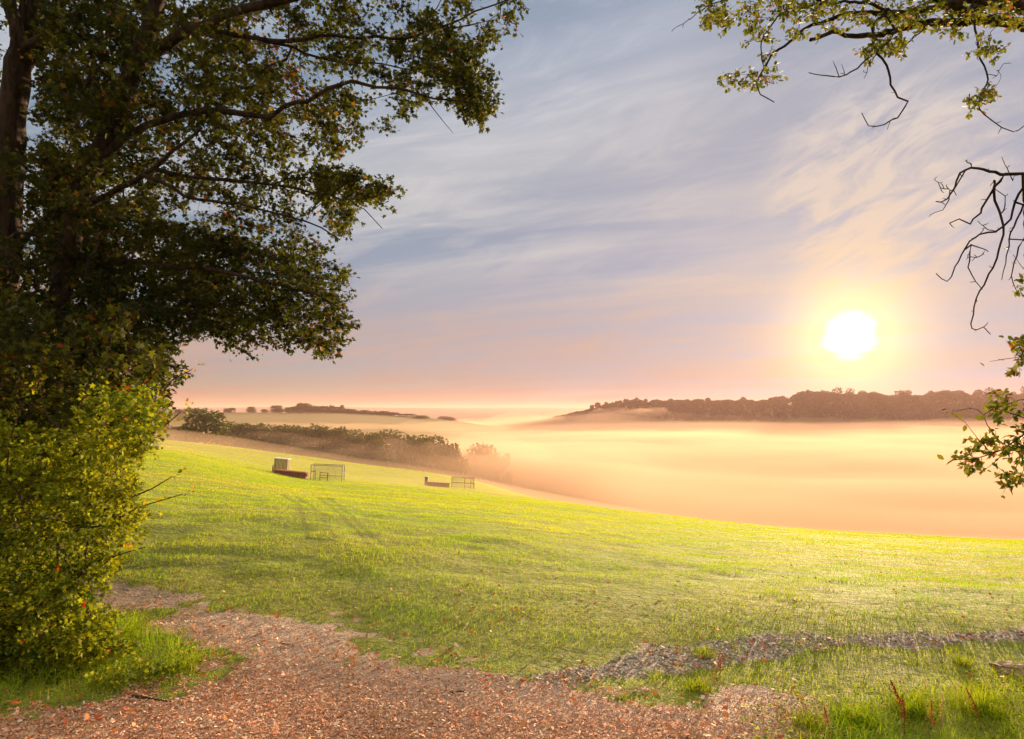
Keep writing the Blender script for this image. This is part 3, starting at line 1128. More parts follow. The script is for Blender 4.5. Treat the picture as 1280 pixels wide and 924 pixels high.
# --- tree with the sunlit trunk at the frame's edge
def tree_edge():
    root = empty('tree', (-5.6, 7.6, gz(-5.6, 7.6)))
    tag(root, 'tree at the left edge, bare sunlit orange trunk forking near the top', 'tree', 'tall trees on the left')
    sk = Skeleton(0.14)
    Y = 7.6
    base = P(2, 690, Y)
    base[2] = gz(base[0], base[1]) - 0.1
    trunk = np.vstack([base, PP([(0, 560), (3, 400), (8, 260), (12, 190), (20, 100), (34, 30), (46, -40), (60, -140), (70, -260)], Y)])
    sk.limb(trunk, 0.19, 0.09, wob=0.01)
    sk.limb(PP([(24, 92), (48, 60), (66, 22), (84, -20), (120, -120), (170, -220)], Y), 0.085, 0.04)
    sk.limb(PP([(10, 230), (-20, 170), (-60, 120), (-110, 60)], 7.9), 0.05, 0.02)
    sk.limb(PP([(30, 60), (15, 10), (-10, -50), (-40, -160)], 7.4), 0.07, 0.03)
    sk.limb(PP([(58, 45), (90, 20), (140, 0), (190, -40), (240, -100)], 7.3), 0.04, 0.015)
    sk.limb(PP([(6, 330), (40, 290), (70, 262), (110, 250)], 7.0), 0.03, 0.012)
    # foliage: a thinner screen near the trunk, closed above the frame
    cl = np.vstack([clusters_in([(45, 0), (180, 0), (170, 120), (130, 240), (80, 330), (40, 330), (45, 180)], 190, 6.3, 8.4),
                    clusters_in([(0, 190), (60, 190), (130, 300), (150, 520), (0, 540)], 330, 6.0, 8.8),
                    clusters_in([(-150, -260), (0, -260), (0, 520), (-150, 520)], 330, 6.2, 9.2),
                    clusters_in([(-100, -300), (260, -300), (200, 0), (-20, 0)], 330, 6.0, 9.2)])
    cl = np.vstack([cl, clusters_in([(-100, 380), (170, 380), (215, 450), (190, 510), (130, 590), (60, 630), (-100, 610)], 400, 4.6, 6.4)])
    tips = sk.grow(cl)
    st, en, ex = twiglets(tips, sk, 5, 0.19)
    sk.mesh('trunk', BARK, root, extra=ex, cap=0.035).matrix_parent_inverse = Matrix.Translation(-root.location)
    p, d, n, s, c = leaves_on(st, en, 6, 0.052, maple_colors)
    leaf_mesh('foliage', p, d, n, s, c, LEAF_MAPLE, LEAF_DARK, root).matrix_parent_inverse = Matrix.Translation(-root.location)


# --- tree with the long boughs that reach over the meadow
def tree_bough():
    root = empty('tree', (-4.9, 7.0, gz(-4.9, 7.0)))
    tag(root, 'big leaning tree whose long leafy boughs reach out over the meadow', 'tree', 'tall trees on the left')
    sk = Skeleton(0.13)
    b0 = P(44, 690, 7.0)
    b0[2] = gz(b0[0], b0[1]) - 0.1
    sk.limb(np.vstack([b0, PP([(52, 560), (72, 400), (90, 290), (110, 222), (135, 170), (155, 120), (166, 88), (182, 55), (192, 15), (200, -20), (215, -120), (235, -240)], 6.7)]), 0.13, 0.05, wob=0.01)
    def L(pts, Y, r0, r1):
        return sk.limb(PP(pts, np.linspace(Y[0] - 0.3, Y[1] - 0.3, len(pts))), r0 * 1.05, r1 * 1.05, wob=0.010)
    L([(172, 68), (200, 60), (230, 42), (280, 20), (330, 5), (370, -5), (440, -40), (520, -90)], (7.0, 6.5), 0.055, 0.02)
    L([(112, 200), (140, 186), (170, 165), (200, 150), (235, 141), (270, 140), (310, 143), (340, 148), (350, 131), (385, 128), (410, 110), (440, 101), (470, 105), (510, 115), (540, 125), (572, 125), (602, 130)], (7.0, 6.6), 0.040, 0.006)
    L([(530, 121), (545, 140), (556, 155), (566, 166)], (6.65, 6.6), 0.005, 0.002)
    L([(100, 262), (150, 235), (180, 220), (205, 200), (230, 175), (252, 160)], (7.0, 6.4), 0.035, 0.012)
    L([(190, 210), (240, 222), (290, 226), (340, 230), (390, 240), (430, 250), (455, 262), (478, 286)], (6.7, 6.9), 0.02, 0.003)
    L([(180, 220), (215, 235), (250, 250), (300, 255), (350, 268), (400, 285), (425, 300)], (6.7, 6.3), 0.02, 0.005)
    L([(225, 47), (280, 40), (340, 52), (400, 45), (470, 48), (520, 45), (560, 30), (610, 8), (650, -5)], (6.8, 7.2), 0.022, 0.006)
    L([(330, 52), (365, 58), (420, 78), (480, 80), (540, 95)], (6.9, 7.3), 0.014, 0.004)
    L([(85, 330), (150, 325), (220, 335), (290, 342), (350, 356), (405, 372), (436, 400)], (7.0, 6.6), 0.032, 0.005)
    L([(80, 365), (140, 372), (200, 385), (260, 395), (320, 405), (375, 425)], (7.0, 7.5), 0.026, 0.005)
    L([(66, 440), (110, 430), (160, 440), (200, 455), (235, 462)], (7.0, 6.4), 0.022, 0.004)
    L([(140, 160), (120, 120), (105, 70), (95, 10), (80, -60)], (7.0, 7.6), 0.03, 0.012)
    L([(196, 0), (240, -60), (300, -130), (380, -190)], (7.0, 6.4), 0.035, 0.01)
    outline = [(60, 0), (664, 0), (655, 22), (636, 44), (612, 52), (600, 80), (618, 118), (608, 150), (584, 152), (566, 122), (520, 132),
               (490, 158), (462, 172), (436, 192), (412, 196), (402, 206), (440, 208), (497, 232), (478, 250), (446, 250), (436, 286),
               (405, 300), (396, 322), (412, 350), (443, 402), (418, 438), (380, 446), (345, 418), (302, 440), (268, 418), (232, 420),
               (212, 440), (240, 460), (208, 490), (185, 512), (120, 520), (60, 520), (50, 300)]
    A = [(60, 0), (300, 0), (300, 440), (212, 440), (185, 512), (60, 520)]
    q1 = sample_poly(outline, 1750)
    # thinner towards the tips and in a few windows where the sky shows
    keep = np.ones(len(q1), bool)
    wn = vnoise(q1[:, 0], q1[:, 1] * 1.7, 0.022, 81)
    thin = sstep(q1[:, 0], 230, 520)
    keep &= (wn > 0.20 + 0.20 * thin) | (rng.random(len(q1)) < 0.3)
    for (wx, wy, wr) in ((210, 190, 22), (255, 258, 20), (110, 62, 14), (455, 200, 26), (55, 130, 16), (470, 140, 15), (330, 262, 16), (300, 168, 14)):
        keep &= np.hypot(q1[:, 0] - wx, (q1[:, 1] - wy) * 1.3) > wr
    q1 = q1[keep]
    c1 = PP(q1, rng.uniform(6.5, 8.2, len(q1)))
    c2 = clusters_in(A, 420, 6.6, 8.9)
    c3 = clusters_in([(100, 250), (430, 330), (430, 430), (300, 425), (210, 420), (100, 500)], 480, 6.3, 8.2)
    c4 = clusters_in([(180, -280), (560, -240), (650, 0), (200, 0)], 420, 5.8, 8.6)
    c5 = clusters_in([(50, 0), (330, 0), (380, 120), (250, 240), (80, 300)], 60, 5.8, 6.5)
    c6 = clusters_in([(395, 208), (440, 208), (500, 232), (480, 250), (420, 256), (390, 240)], 55, 6.3, 6.9)
    c7 = clusters_in([(540, 20), (600, 60), (620, 118), (610, 152), (585, 152), (560, 115), (500, 110)], 70, 6.3, 7.0)
    tips = sk.grow(np.vstack([c1, c2, c3, c4, c5, c6, c7]))
    st, en, ex = twiglets(tips, sk, 5, 0.19)
    sk.mesh('trunk', BARK, root, extra=ex, cap=0.02).matrix_parent_inverse = Matrix.Translation(-root.location)
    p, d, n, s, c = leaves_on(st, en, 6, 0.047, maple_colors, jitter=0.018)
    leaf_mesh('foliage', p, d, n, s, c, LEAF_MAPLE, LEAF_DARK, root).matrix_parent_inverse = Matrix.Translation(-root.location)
    # bare twig ends
    return root


# --- the leafy bush below the trees
def bush():
    bx, by = -2.9, 4.75
    root = empty('bush', (bx, by, gz(bx, by)))
    tag(root, 'sunlit yellow green bush at the left edge, spilling long leafy shoots over the path bank', 'bush')
    sk = Skeleton(0.10)
    first = True
    for (x, y, tx, ty) in ((40, 4.9, 20, 470), (70, 4.7, 110, 480), (20, 4.5, -30, 560), (100, 4.8, 165, 520), (55, 4.3, 90, 600),
                           (90, 4.5, 150, 610), (70, 4.5, 115, 640), (-30, 4.8, -70, 480), (20, 4.2, 20, 690), (60, 4.2, 80, 740)):
        g = np.array([(x - CX) / F * y, y, 0])
        g[2] = gz(g[0], g[1]) - 0.03
        top = P(tx, ty, y + rng.uniform(-0.2, 0.3))
        mid = (g + top) / 2 + np.array([rng.uniform(-0.15, 0.05), rng.uniform(-0.1, 0.1), 0.15])
        c = catmull(np.array([g, mid, top]), 0.1)
        sk.add_chain(c, -1, 0.018, 0.006)
    # long arching shoots beyond the mass
    shoots = [([(120, 600), (165, 570), (200, 545), (226, 515)], 4.5), ([(110, 660), (150, 650), (190, 628), (228, 618)], 4.3),
              ([(120, 640), (160, 620), (190, 607), (215, 596)], 4.4), ([(140, 520), (175, 500), (205, 478), (240, 462)], 4.9),
              ([(90, 560), (60, 520), (50, 470), (60, 430)], 4.6), ([(30, 640), (10, 600), (15, 560), (30, 500)], 4.1),
              ([(100, 720), (140, 700), (160, 690), (182, 684)], 4.2)]
    shoot_ids = []
    for pts, Y in shoots:
        shoot_ids += sk.limb(PP(pts, Y), 0.007, 0.0028)[2:]
    body = [(-150, 560), (-20, 500), (60, 560), (120, 500), (170, 486), (200, 500), (204, 512), (196, 545), (172, 580), (160, 605), (175, 640), (150, 690), (125, 735),
            (100, 770), (110, 815), (160, 850), (190, 868), (100, 872), (-150, 880)]
    cl = [clusters_in(body, 900, 4.1, 5.6, 0.05), clusters_in(body, 420, 3.95, 4.5, 0.04),
          clusters_in([(-100, 700), (100, 720), (150, 790), (225, 845), (190, 872), (-60, 880)], 340, 3.85, 4.5, 0.02),
          clusters_in([(0, 600), (60, 480), (150, 470), (190, 490), (150, 620)], 90, 4.8, 6.0)]
    cl = np.vstack(cl)
    tips = sk.grow(cl, seg=0.08)
    st, en, ex = twiglets(tips, sk, 4, 0.13, r=0.0011)
    sk.mesh('stems', TWIG, root, r_tip=0.0013, extra=ex, cap=0.008).matrix_parent_inverse = Matrix.Translation(-root.location)
    p, d, n, s, c = leaves_on(st, en, 13, 0.0275, bush_colors, jitter=0.014)
    # leaves strung along the shoots
    ss = np.array([sk.p[i] for i in shoot_ids])
    stt = np.array([sk.tan[i] for i in shoot_ids])
    p2, d2, n2, s2, c2 = leaves_on(ss, ss + stt * 0.1, 9, 0.026, bush_colors, jitter=0.012)
    yel = rng.random(len(c2)) < 0.25
    c2[yel] = np.array([0.50, 0.24, 0.02])
    # low trailing leaves over the bank
    leaf_mesh('foliage', np.vstack([p, p2]), np.vstack([d, d2]), np.vstack([n, n2]), np.concatenate([s, s2]), np.vstack([c, c2]),
              LEAF_MAPLE, LEAF_BUSH, root).matrix_parent_inverse = Matrix.Translation(-root.location)


tree_edge()
tree_bough()
bush()


# ------------------------------------------------------------------ the tree whose boughs hang in from the right
def spurs(sk, ids, prob=0.5, ln=0.035, rad=0.0028):
    for i in ids:
        if rng.random() < prob:
            t = sk.tan[i]
            d = unit(t * 0.5 + rng.normal(0, 0.8, 3))
            q = sk.p[i] + d * ln * rng.uniform(0.5, 1.6)
            q2 = q + unit(d + rng.normal(0, 0.5, 3)) * ln * 0.6
            sk.add_chain(np.array([q, q2]), i, rad, rad * 0.6)


def oak_colors(p):
    n = len(p)
    k = rng.random((n, 1))
    c = np.array([0.060, 0.095, 0.012]) * (1 - k) + np.array([0.20, 0.20, 0.02]) * k
    r = rng.random(n)
    c[r < 0.05] = np.array([0.30, 0.12, 0.02])
    c[r < 0.02] = np.array([0.16, 0.05, 0.02])
    return c


def tree_right():
    Y = 5.4
    tx = (1560 - CX) / F * 5.9
    root = empty('tree', (tx, 5.9, gz(tx, 5.9)))
    tag(root, 'tree just outside the right edge, gnarled half bare boughs hanging into view', 'tree')
    sk = Skeleton(0.045)
    g = np.array([tx, 5.9, gz(tx, 5.9) - 0.1])
    sk.limb(np.vstack([g, PP([(1565, 560), (1552, 330), (1560, 120), (1540, -60), (1530, -260)], 5.9)]), 0.22, 0.10, wob=0.006)
    def L(pts, Ys, r0, r1, sp=0.0, ln=0.03):
        ids = sk.limb(PP(pts, np.linspace(Ys[0], Ys[1], len(pts))), r0 * 1.12, r1 * 1.15, wob=0.0045)
        if sp:
            spurs(sk, ids, sp, ln)
        return ids
    L([(1545, 60), (1450, 30), (1360, 18), (1290, 12), (1256, 4), (1236, 3), (1222, 10), (1205, 16), (1186, 6), (1160, -8), (1110, -30)], (5.9, 5.4), 0.10, 0.02)
    L([(1556, 200), (1450, 130), (1360, 66), (1300, 38), (1256, 28), (1221, 26), (1190, 29), (1169, 29), (1152, 30), (1135, 34), (1114, 39), (1090, 44), (1057, 44), (1040, 40), (1026, 46), (1013, 50)], (5.9, 5.3), 0.075, 0.011, 0.2)
    L([(1236, 4), (1221, 0), (1193, 3), (1166, 10), (1128, 16), (1089, 16), (1062, 17), (1034, 26), (1010, 33), (989, 52), (972, 61), (961, 76), (951, 90), (946, 104), (951, 118), (968, 128)], (5.45, 5.2), 0.026, 0.003, 0.35)
    L([(1110, 12), (1075, 3), (1034, 4), (1003, 9), (979, 14), (965, 31), (951, 52), (951, 73), (956, 88)], (5.35, 5.1), 0.012, 0.003, 0.3)
    L([(1034, 4), (990, -6), (940, -4), (905, 0), (880, 10), (861, 26), (847, 33)], (5.3, 5.0), 0.009, 0.002, 0.3)
    L([(1152, 30), (1120, 20), (1095, 24), (1091, 42), (1091, 55), (1096, 66), (1109, 81), (1114, 104), (1121, 122), (1133, 128), (1127, 140), (1114, 151), (1096, 158), (1086, 157), (1077, 141)], (5.35, 5.0), 0.013, 0.0025, 0.25)
    L([(1113, 151), (1109, 162)], (5.0, 5.0), 0.003, 0.002)
    L([(1119, 38), (1107, 55), (1089, 69), (1065, 90), (1048, 95), (1027, 95), (1011, 91)], (5.3, 5.1), 0.008, 0.003, 0.3)
    L([(1049, 94), (1041, 76)], (5.15, 5.15), 0.003, 0.0015)
    L([(1056, 92), (1052, 80)], (5.15, 5.15), 0.003, 0.0015)
    L([(1096, 66), (1085, 84), (1080, 98)], (5.2, 5.1), 0.004, 0.002, 0.6)
    L([(1218, 30), (1223, 52), (1223, 66), (1231, 83), (1235, 100), (1226, 121), (1225, 135), (1238, 149), (1252, 159), (1266, 165), (1283, 155)], (5.4, 5.2), 0.008, 0.0028, 0.3)
    L([(1232, 92), (1245, 95), (1254, 80)], (5.3, 5.3), 0.003, 0.002, 0.5)
    L([(1186, 8), (1183, 24), (1192, 34)], (5.4, 5.4), 0.014, 0.01)
    L([(1160, 30), (1140, 50), (1122, 62), (1110, 72)], (5.4, 5.2), 0.006, 0.003, 0.3)
    # the hanging bare limb by the edge
    st_ = L([(1540, -20), (1440, 20), (1350, 60), (1300, 120), (1292, 175), (1282, 215), (1281, 250), (1283, 300), (1290, 370)], (5.9, 4.9), 0.04, 0.006)
    bare = [([(1279, 217), (1262, 218), (1244, 215), (1229, 212), (1214, 210), (1199, 217), (1192, 235), (1184, 250), (1170, 252)], 0.0085, 0.0028),
            ([(1214, 210), (1212, 204), (1207, 201)], 0.004, 0.002), ([(1192, 238), (1180, 236), (1168, 225)], 0.003, 0.0018),
            ([(1186, 250), (1180, 262), (1168, 266)], 0.003, 0.0018),
            ([(1256, 219), (1246, 232), (1239, 242), (1229, 260), (1212, 279), (1197, 274), (1187, 279)], 0.0065, 0.0028),
            ([(1243, 226), (1243, 250), (1253, 272), (1254, 294), (1249, 314), (1240, 334), (1234, 349), (1224, 364), (1217, 384), (1214, 411), (1229, 409), (1238, 418)], 0.0065, 0.0025),
            ([(1279, 235), (1268, 252), (1264, 274), (1244, 289), (1219, 294), (1206, 312), (1194, 334), (1184, 352), (1170, 342)], 0.006, 0.0025),
            ([(1214, 306), (1212, 334), (1220, 352), (1228, 362)], 0.004, 0.002),
            ([(1279, 256), (1270, 275), (1262, 300), (1257, 330), (1252, 350)], 0.005, 0.002),
            ([(1250, 268), (1258, 258), (1256, 245), (1246, 238)], 0.004, 0.002),
            ([(1246, 290), (1232, 285), (1222, 276)], 0.003, 0.002), ([(1232, 312), (1222, 322), (1210, 318)], 0.003, 0.002),
            ([(1279, 300), (1270, 320), (1266, 345), (1270, 362)], 0.004, 0.002), ([(1266, 226), (1256, 205), (1252, 196)], 0.003, 0.0015)]
    for pts, r0, r1 in bare:
        L(pts, (4.92, 4.92 + rng.uniform(-0.25, 0.2)), r0 * 1.35, r1 * 1.2, 0.42, 0.024)
    # leaf sprays: centre px, radius px, number of clusters, depth
    sprays = [((900, 12), 34, 22), ((955, 14), 30, 16), ((880, 22), 16, 7), ((945, 45), 16, 7), ((930, 96), 16, 8), ((905, 104), 9, 3), ((960, 98), 13, 6),
              ((962, 66), 8, 2), ((1010, 20), 26, 14), ((1050, 14), 30, 14), ((1000, 44), 10, 3), ((1075, 8), 30, 14), ((1100, 30), 22, 9),
              ((1110, 52), 18, 10), ((1085, 64), 10, 5), ((1130, 14), 30, 12), ((1120, 62), 9, 4), ((1168, 8), 26, 10), ((1160, 38), 14, 4), ((1196, 42), 9, 4),
              ((1212, 12), 20, 8), ((1240, 20), 24, 9), ((1225, 56), 14, 5), ((1243, 62), 9, 4), ((1262, 16), 20, 7), ((1228, 120), 13, 7), ((1216, 128), 8, 4),
              ((1240, 118), 8, 3), ((1272, 30), 10, 3), ((985, 4), 24, 10)]
    cl = []
    for (cx, cy), r, n in sprays:
        a = rng.uniform(0, 2 * math.pi, n)
        rr = r * np.sqrt(rng.random(n))
        cl.append(PP(list(zip(cx + rr * np.cos(a), cy + 0.75 * rr * np.sin(a))), rng.uniform(4.9, 5.6, n)))
    # crown above and outside the frame
    cl.append(clusters_in([(900, -60), (1280, -40), (1560, 40), (1700, -100), (1500, -330), (1100, -300)], 420, 4.6, 7.4))
    tips = sk.grow(np.vstack(cl), seg=0.06, kink=0.006)
    st, en, ex = twiglets(tips, sk, 3, 0.085, r=0.0012)
    sk.mesh('trunk', BARK, root, r_tip=0.0013, extra=ex, cap=0.006).matrix_parent_inverse = Matrix.Translation(-root.location)
    p, d, n, s, c = leaves_on(st, en, 6, 0.036, oak_colors, jitter=0.008)
    leaf_mesh('foliage', p, d, n, s, c, LEAF_OAK, leaf_material('oak leaves', 0.35, 0.65, 0.12), root).matrix_parent_inverse = Matrix.Translation(-root.location)


def shrub_right():
    Y = 3.7
    bx = (1500 - CX) / F * Y
    root = empty('shrub', (bx, Y, gz(bx, Y)))
    tag(root, 'leggy shrub at the right edge holding a spray of oval green leaves before the fog', 'shrub')
    sk = Skeleton(0.05)
    g = np.array([bx, Y, gz(bx, Y) - 0.05])
    sk.limb(np.vstack([g, PP([(1495, 760), (1470, 640), (1430, 520), (1400, 440), (1390, 340), (1380, 260)], Y)]), 0.035, 0.01, wob=0.004)
    def L(pts, r0, r1, dy=0.0):
        return sk.limb(PP(pts, np.linspace(Y, Y + dy, len(pts))), r0, r1, wob=0.002)
    ids = []
    ids += L([(1440, 560), (1380, 540), (1320, 530), (1282, 542), (1262, 556), (1240, 568), (1215, 574), (1188, 575)], 0.009, 0.0018, -0.1)[8:]
    ids += L([(1258, 558), (1245, 548), (1232, 530), (1222, 512), (1190, 514)], 0.003, 0.0012, -0.1)[2:]
    ids += L([(1238, 566), (1222, 548), (1206, 528), (1188, 516)], 0.003, 0.0012, 0.1)[1:]
    ids += L([(1282, 545), (1275, 572), (1268, 592), (1254, 616)], 0.003, 0.0012)[1:]
    ids += L([(1320, 530), (1300, 505), (1275, 500), (1248, 508), (1236, 498)], 0.004, 0.0012)[4:]
    ids += L([(1430, 520), (1370, 470), (1320, 448), (1280, 446), (1258, 449), (1237, 452)], 0.006, 0.0012)[10:]
    ids += L([(1280, 446), (1268, 436), (1258, 426)], 0.003, 0.0012)
    ids += L([(1390, 380), (1340, 350), (1300, 345), (1278, 335), (1266, 318)], 0.005, 0.0012)[8:]
    poly = [([(1192, 572), (1210, 550), (1240, 545), (1262, 520), (1290, 500), (1340, 480), (1340, 620), (1290, 600), (1250, 596), (1225, 592), (1200, 592)], 115),
            ([(1268, 424), (1340, 410), (1340, 480), (1290, 470), (1262, 468), (1255, 445)], 34), ([(1262, 320), (1330, 300), (1330, 380), (1275, 372)], 12),
            ([(1255, 590), (1290, 590), (1275, 612), (1258, 612)], 7), ([(1236, 490), (1262, 495), (1262, 530), (1238, 525)], 12),
            ([(1330, 280), (1480, 280), (1500, 640), (1330, 640)], 120)]
    cl = np.vstack([clusters_in(pl, n, Y - 0.3, Y + 0.35) for pl, n in poly])
    tips = sk.grow(cl, seg=0.05, kink=0.003)
    st, en, ex = twiglets(tips, sk, 2, 0.055, r=0.0013)
    sk.mesh('stems', TWIG, root, r_tip=0.0014, extra=ex, cap=0.004).matrix_parent_inverse = Matrix.Translation(-root.location)
    p, d, n, s, c = leaves_on(st, en, 5, 0.035, oak_colors, flat=0.9, jitter=0.006)
    ss = np.array([sk.p[i] for i in ids])
    stt = np.array([sk.tan[i] for i in ids])
    p2, d2, n2, s2, c2 = leaves_on(ss, ss + stt * 0.05, 1, 0.042, oak_colors, jitter=0.004)
    leaf_mesh('foliage', np.vstack([p, p2]), np.vstack([d, d2]), np.vstack([n, n2]), np.concatenate([s, s2]), np.vstack([c, c2]),
              LEAF_OVAL, leaf_material('shrub leaves', 0.32, 0.6, 0.15), root).matrix_parent_inverse = Matrix.Translation(-root.location)


tree_right()
shrub_right()


# ------------------------------------------------------------------ far trees
FAR_LEAF = leaf_material('distant foliage', 0.3, 0.7, 0.1)
FAR_BARK = bark_material('distant bark', (0.05, 0.04, 0.03), (0.10, 0.08, 0.06), 3.0)


def crown_cards(centres, radii, per, size, base, squash=0.85):
    """leaf clumps spread through ellipsoid lobes; returns V, L, colours (quads)"""
    c = np.repeat(centres, per, 0)
    r = np.repeat(radii, per)[:, None]
    d = unit(rng.normal(0, 1, c.shape))
    p = c + d * r * (0.45 + 0.62 * rng.random((len(c), 1)) ** 0.6) * np.array([1, 1, squash])
    n = len(p)
    a = unit(rng.normal(0, 1, (n, 3)))
    b = unit(np.cross(a, rng.normal(0, 1, (n, 3))))
    s = (size * rng.uniform(0.5, 1.3, n))[:, None]
    V = np.stack([p - a * s - b * s * 0.5, p + a * s * 0.3 - b * s, p + a * s + b * s * 0.4, p - a * s * 0.2 + b * s * 0.9], 1).reshape(-1, 3)
    k = rng.random((n, 1))
    col = np.array(base) * (0.6 + 0.8 * k) + np.array([0.03, 0.015, 0]) * rng.random((n, 1)) ** 3
    return V, np.arange(n * 4), np.repeat(col, 4, 0)


def far_tree(kind, label, group, loc=None):
    """unit-height tree (1 m tall, about 0.9 m wide) scaled when placed"""
    root = empty('tree')
    tag(root, label, 'tree', group)
    lobes, rad = [], []
    if kind == 'round':
        lobes = [(0, 0, .62)] + [(0.26 * math.cos(a) * rng.uniform(.8, 1.1), 0.26 * math.sin(a), .42 + .12 * rng.random()) for a in np.linspace(0, 6.28, 8)[:-1]]
        lobes += [(0.24 * math.cos(a), 0.24 * math.sin(a), .17 + .06 * rng.random()) for a in np.linspace(0.2, 6.5, 7)[:-1]]
        lobes += [(0.17 * math.cos(a), 0.17 * math.sin(a), .74 + .06 * rng.random()) for a in np.linspace(0.4, 6.7, 6)[:-1]]
        rad = [.24] + [.19 * rng.uniform(.8, 1.15) for _ in lobes[1:]]
    elif kind == 'tall':
        lobes = [(rng.uniform(-.13, .13), rng.uniform(-.13, .13), z) for z in np.linspace(.12, .86, 13)] + [(rng.uniform(-.22, .22), rng.uniform(-.2, .2), rng.uniform(.35, .7)) for _ in range(5)]
        rad = [.25 * (1.25 - .75 * l[2]) * rng.uniform(.85, 1.2) for l in lobes]
    else:
        lobes = [(rng.uniform(-.34, .34), rng.uniform(-.26, .26), rng.uniform(.12, .80)) for _ in range(20)]
        rad = [rng.uniform(.15, .24) * (1.2 - .4 * l[2]) for l in lobes]
    lobes, rad = np.array(lobes), np.array(rad)
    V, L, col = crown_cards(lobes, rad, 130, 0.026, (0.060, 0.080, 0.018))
    fast_obj('crown', V, L, 4, FAR_LEAF, root, col=col)
    sk = Skeleton(0.08)
    sk.limb(np.array([(0, 0, -0.06), (0.01, 0, 0.2), (0.0, 0.01, 0.45), (0, 0, .7)]), 0.028, 0.008, wob=0.004)
    sk.grow(lobes, seg=0.08, kink=0.006)
    sk.mesh('trunk', FAR_BARK, root, r_tip=0.005, cap=0.012)
    return root


def put(t, px, top, Y, wpx, rz=None):
    x = (px - CX) / F * Y
    z = gz(x, Y)
    h = max(3.5, EYE + (HY - top) / F * Y - z)
    w = wpx / F * Y / 0.85
    t.location = (x, Y, z - 0.2)
    t.scale = (w, w, h * 1.0)
    t.rotation_euler = (0, 0, rng.uniform(0, 6.28) if rz is None else rz)


protos = [far_tree(k, 'x', None) for k in ('round', 'tall', 'bushy', 'round', 'bushy')]
used = [False] * len(protos)


def place_far(k, px, top, Y, wpx, label, group=None):
    if not used[k]:
        t = protos[k]
        used[k] = True
    else:
        t = copy_tree(protos[k])
    put(t, px, top, Y, wpx)
    t['label'] = label
    t['category'] = 'tree'
    if group:
        t['group'] = group
    elif 'group' in t:
        del t['group']
    return t


HG = 'hedgerow trees below the meadow crest'
place_far(0, 257, 510, 172, 64, 'broad rounded green and russet tree, highest at the left end of the misty hedgerow', HG)
place_far(3, 184, 502, 190, 50, 'tall misty tree half hidden behind the leafy bush', HG)
hedge = [(292, 526, 36), (308, 525, 36), (330, 528, 40), (350, 530, 32), (369, 527, 38), (392, 529, 38), (414, 528, 38), (431, 532, 30), (449, 537, 30),
         (463, 536, 30), (483, 534, 40), (503, 538, 38), (520, 546, 28), (539, 541, 44), (557, 549, 28), (570, 559, 22), (215, 530, 40), (232, 532, 30), (278, 533, 26)]
ORD = ['first', 'second', 'third', 'fourth', 'fifth', 'sixth', 'seventh', 'eighth', 'ninth', 'tenth', 'eleventh', 'twelfth', 'thirteenth', 'fourteenth', 'fifteenth', 'sixteenth',
       'seventeenth', 'eighteenth', 'nineteenth', 'twentieth']
lab = {215: 'misty tree between the leafy bush and the broad autumn tree', 232: 'misty tree tucked against the left side of the broad autumn tree',
       278: 'misty tree tucked under the right side of the broad autumn tree', 483: 'tallest domed tree in the middle of the misty hedgerow', 539: 'round topped tree standing out near the right end of the misty hedgerow',
       570: 'small low tree ending the dark part of the misty hedgerow', 292: 'hedgerow tree touching the right side of the broad autumn tree',
       503: 'hedgerow tree just right of the tallest domed one', 520: 'low tree in the dip left of the round topped hedgerow tree',
       557: 'fading tree just right of the round topped hedgerow tree', 463: 'hedgerow tree just left of the tallest domed one'}
for i_, (px, top, w_) in enumerate(hedge):
    place_far([1, 2, 4, 1, 2][i_ % 5] if w_ < 40 else (3 if i_ % 2 else 0), px, top, 186 + 20 * rng.random() + (px - 290) * 0.04, w_ * 1.4,
              lab.get(px) or '%s tree of the misty hedgerow, counting right from the broad autumn tree' % ORD[sum(1 for h_ in hedge if 288 < h_[0] <= px) - 1], HG)
for px, top, Y, w_, l_ in ((603, 551, 232, 50, 'pale ghostly tree nearly lost in the pink fog beyond the hedgerow'),
                           (624, 560, 240, 34, 'faintest tree dissolving in fog right of the pale ghostly tree'),
                           (585, 564, 225, 26, 'low foggy bush shaped tree between hedgerow and the ghostly tree')):
    place_far(3 if w_ > 40 else 2, px, top, Y, w_, l_, HG)
FG = 'trees along the far field'
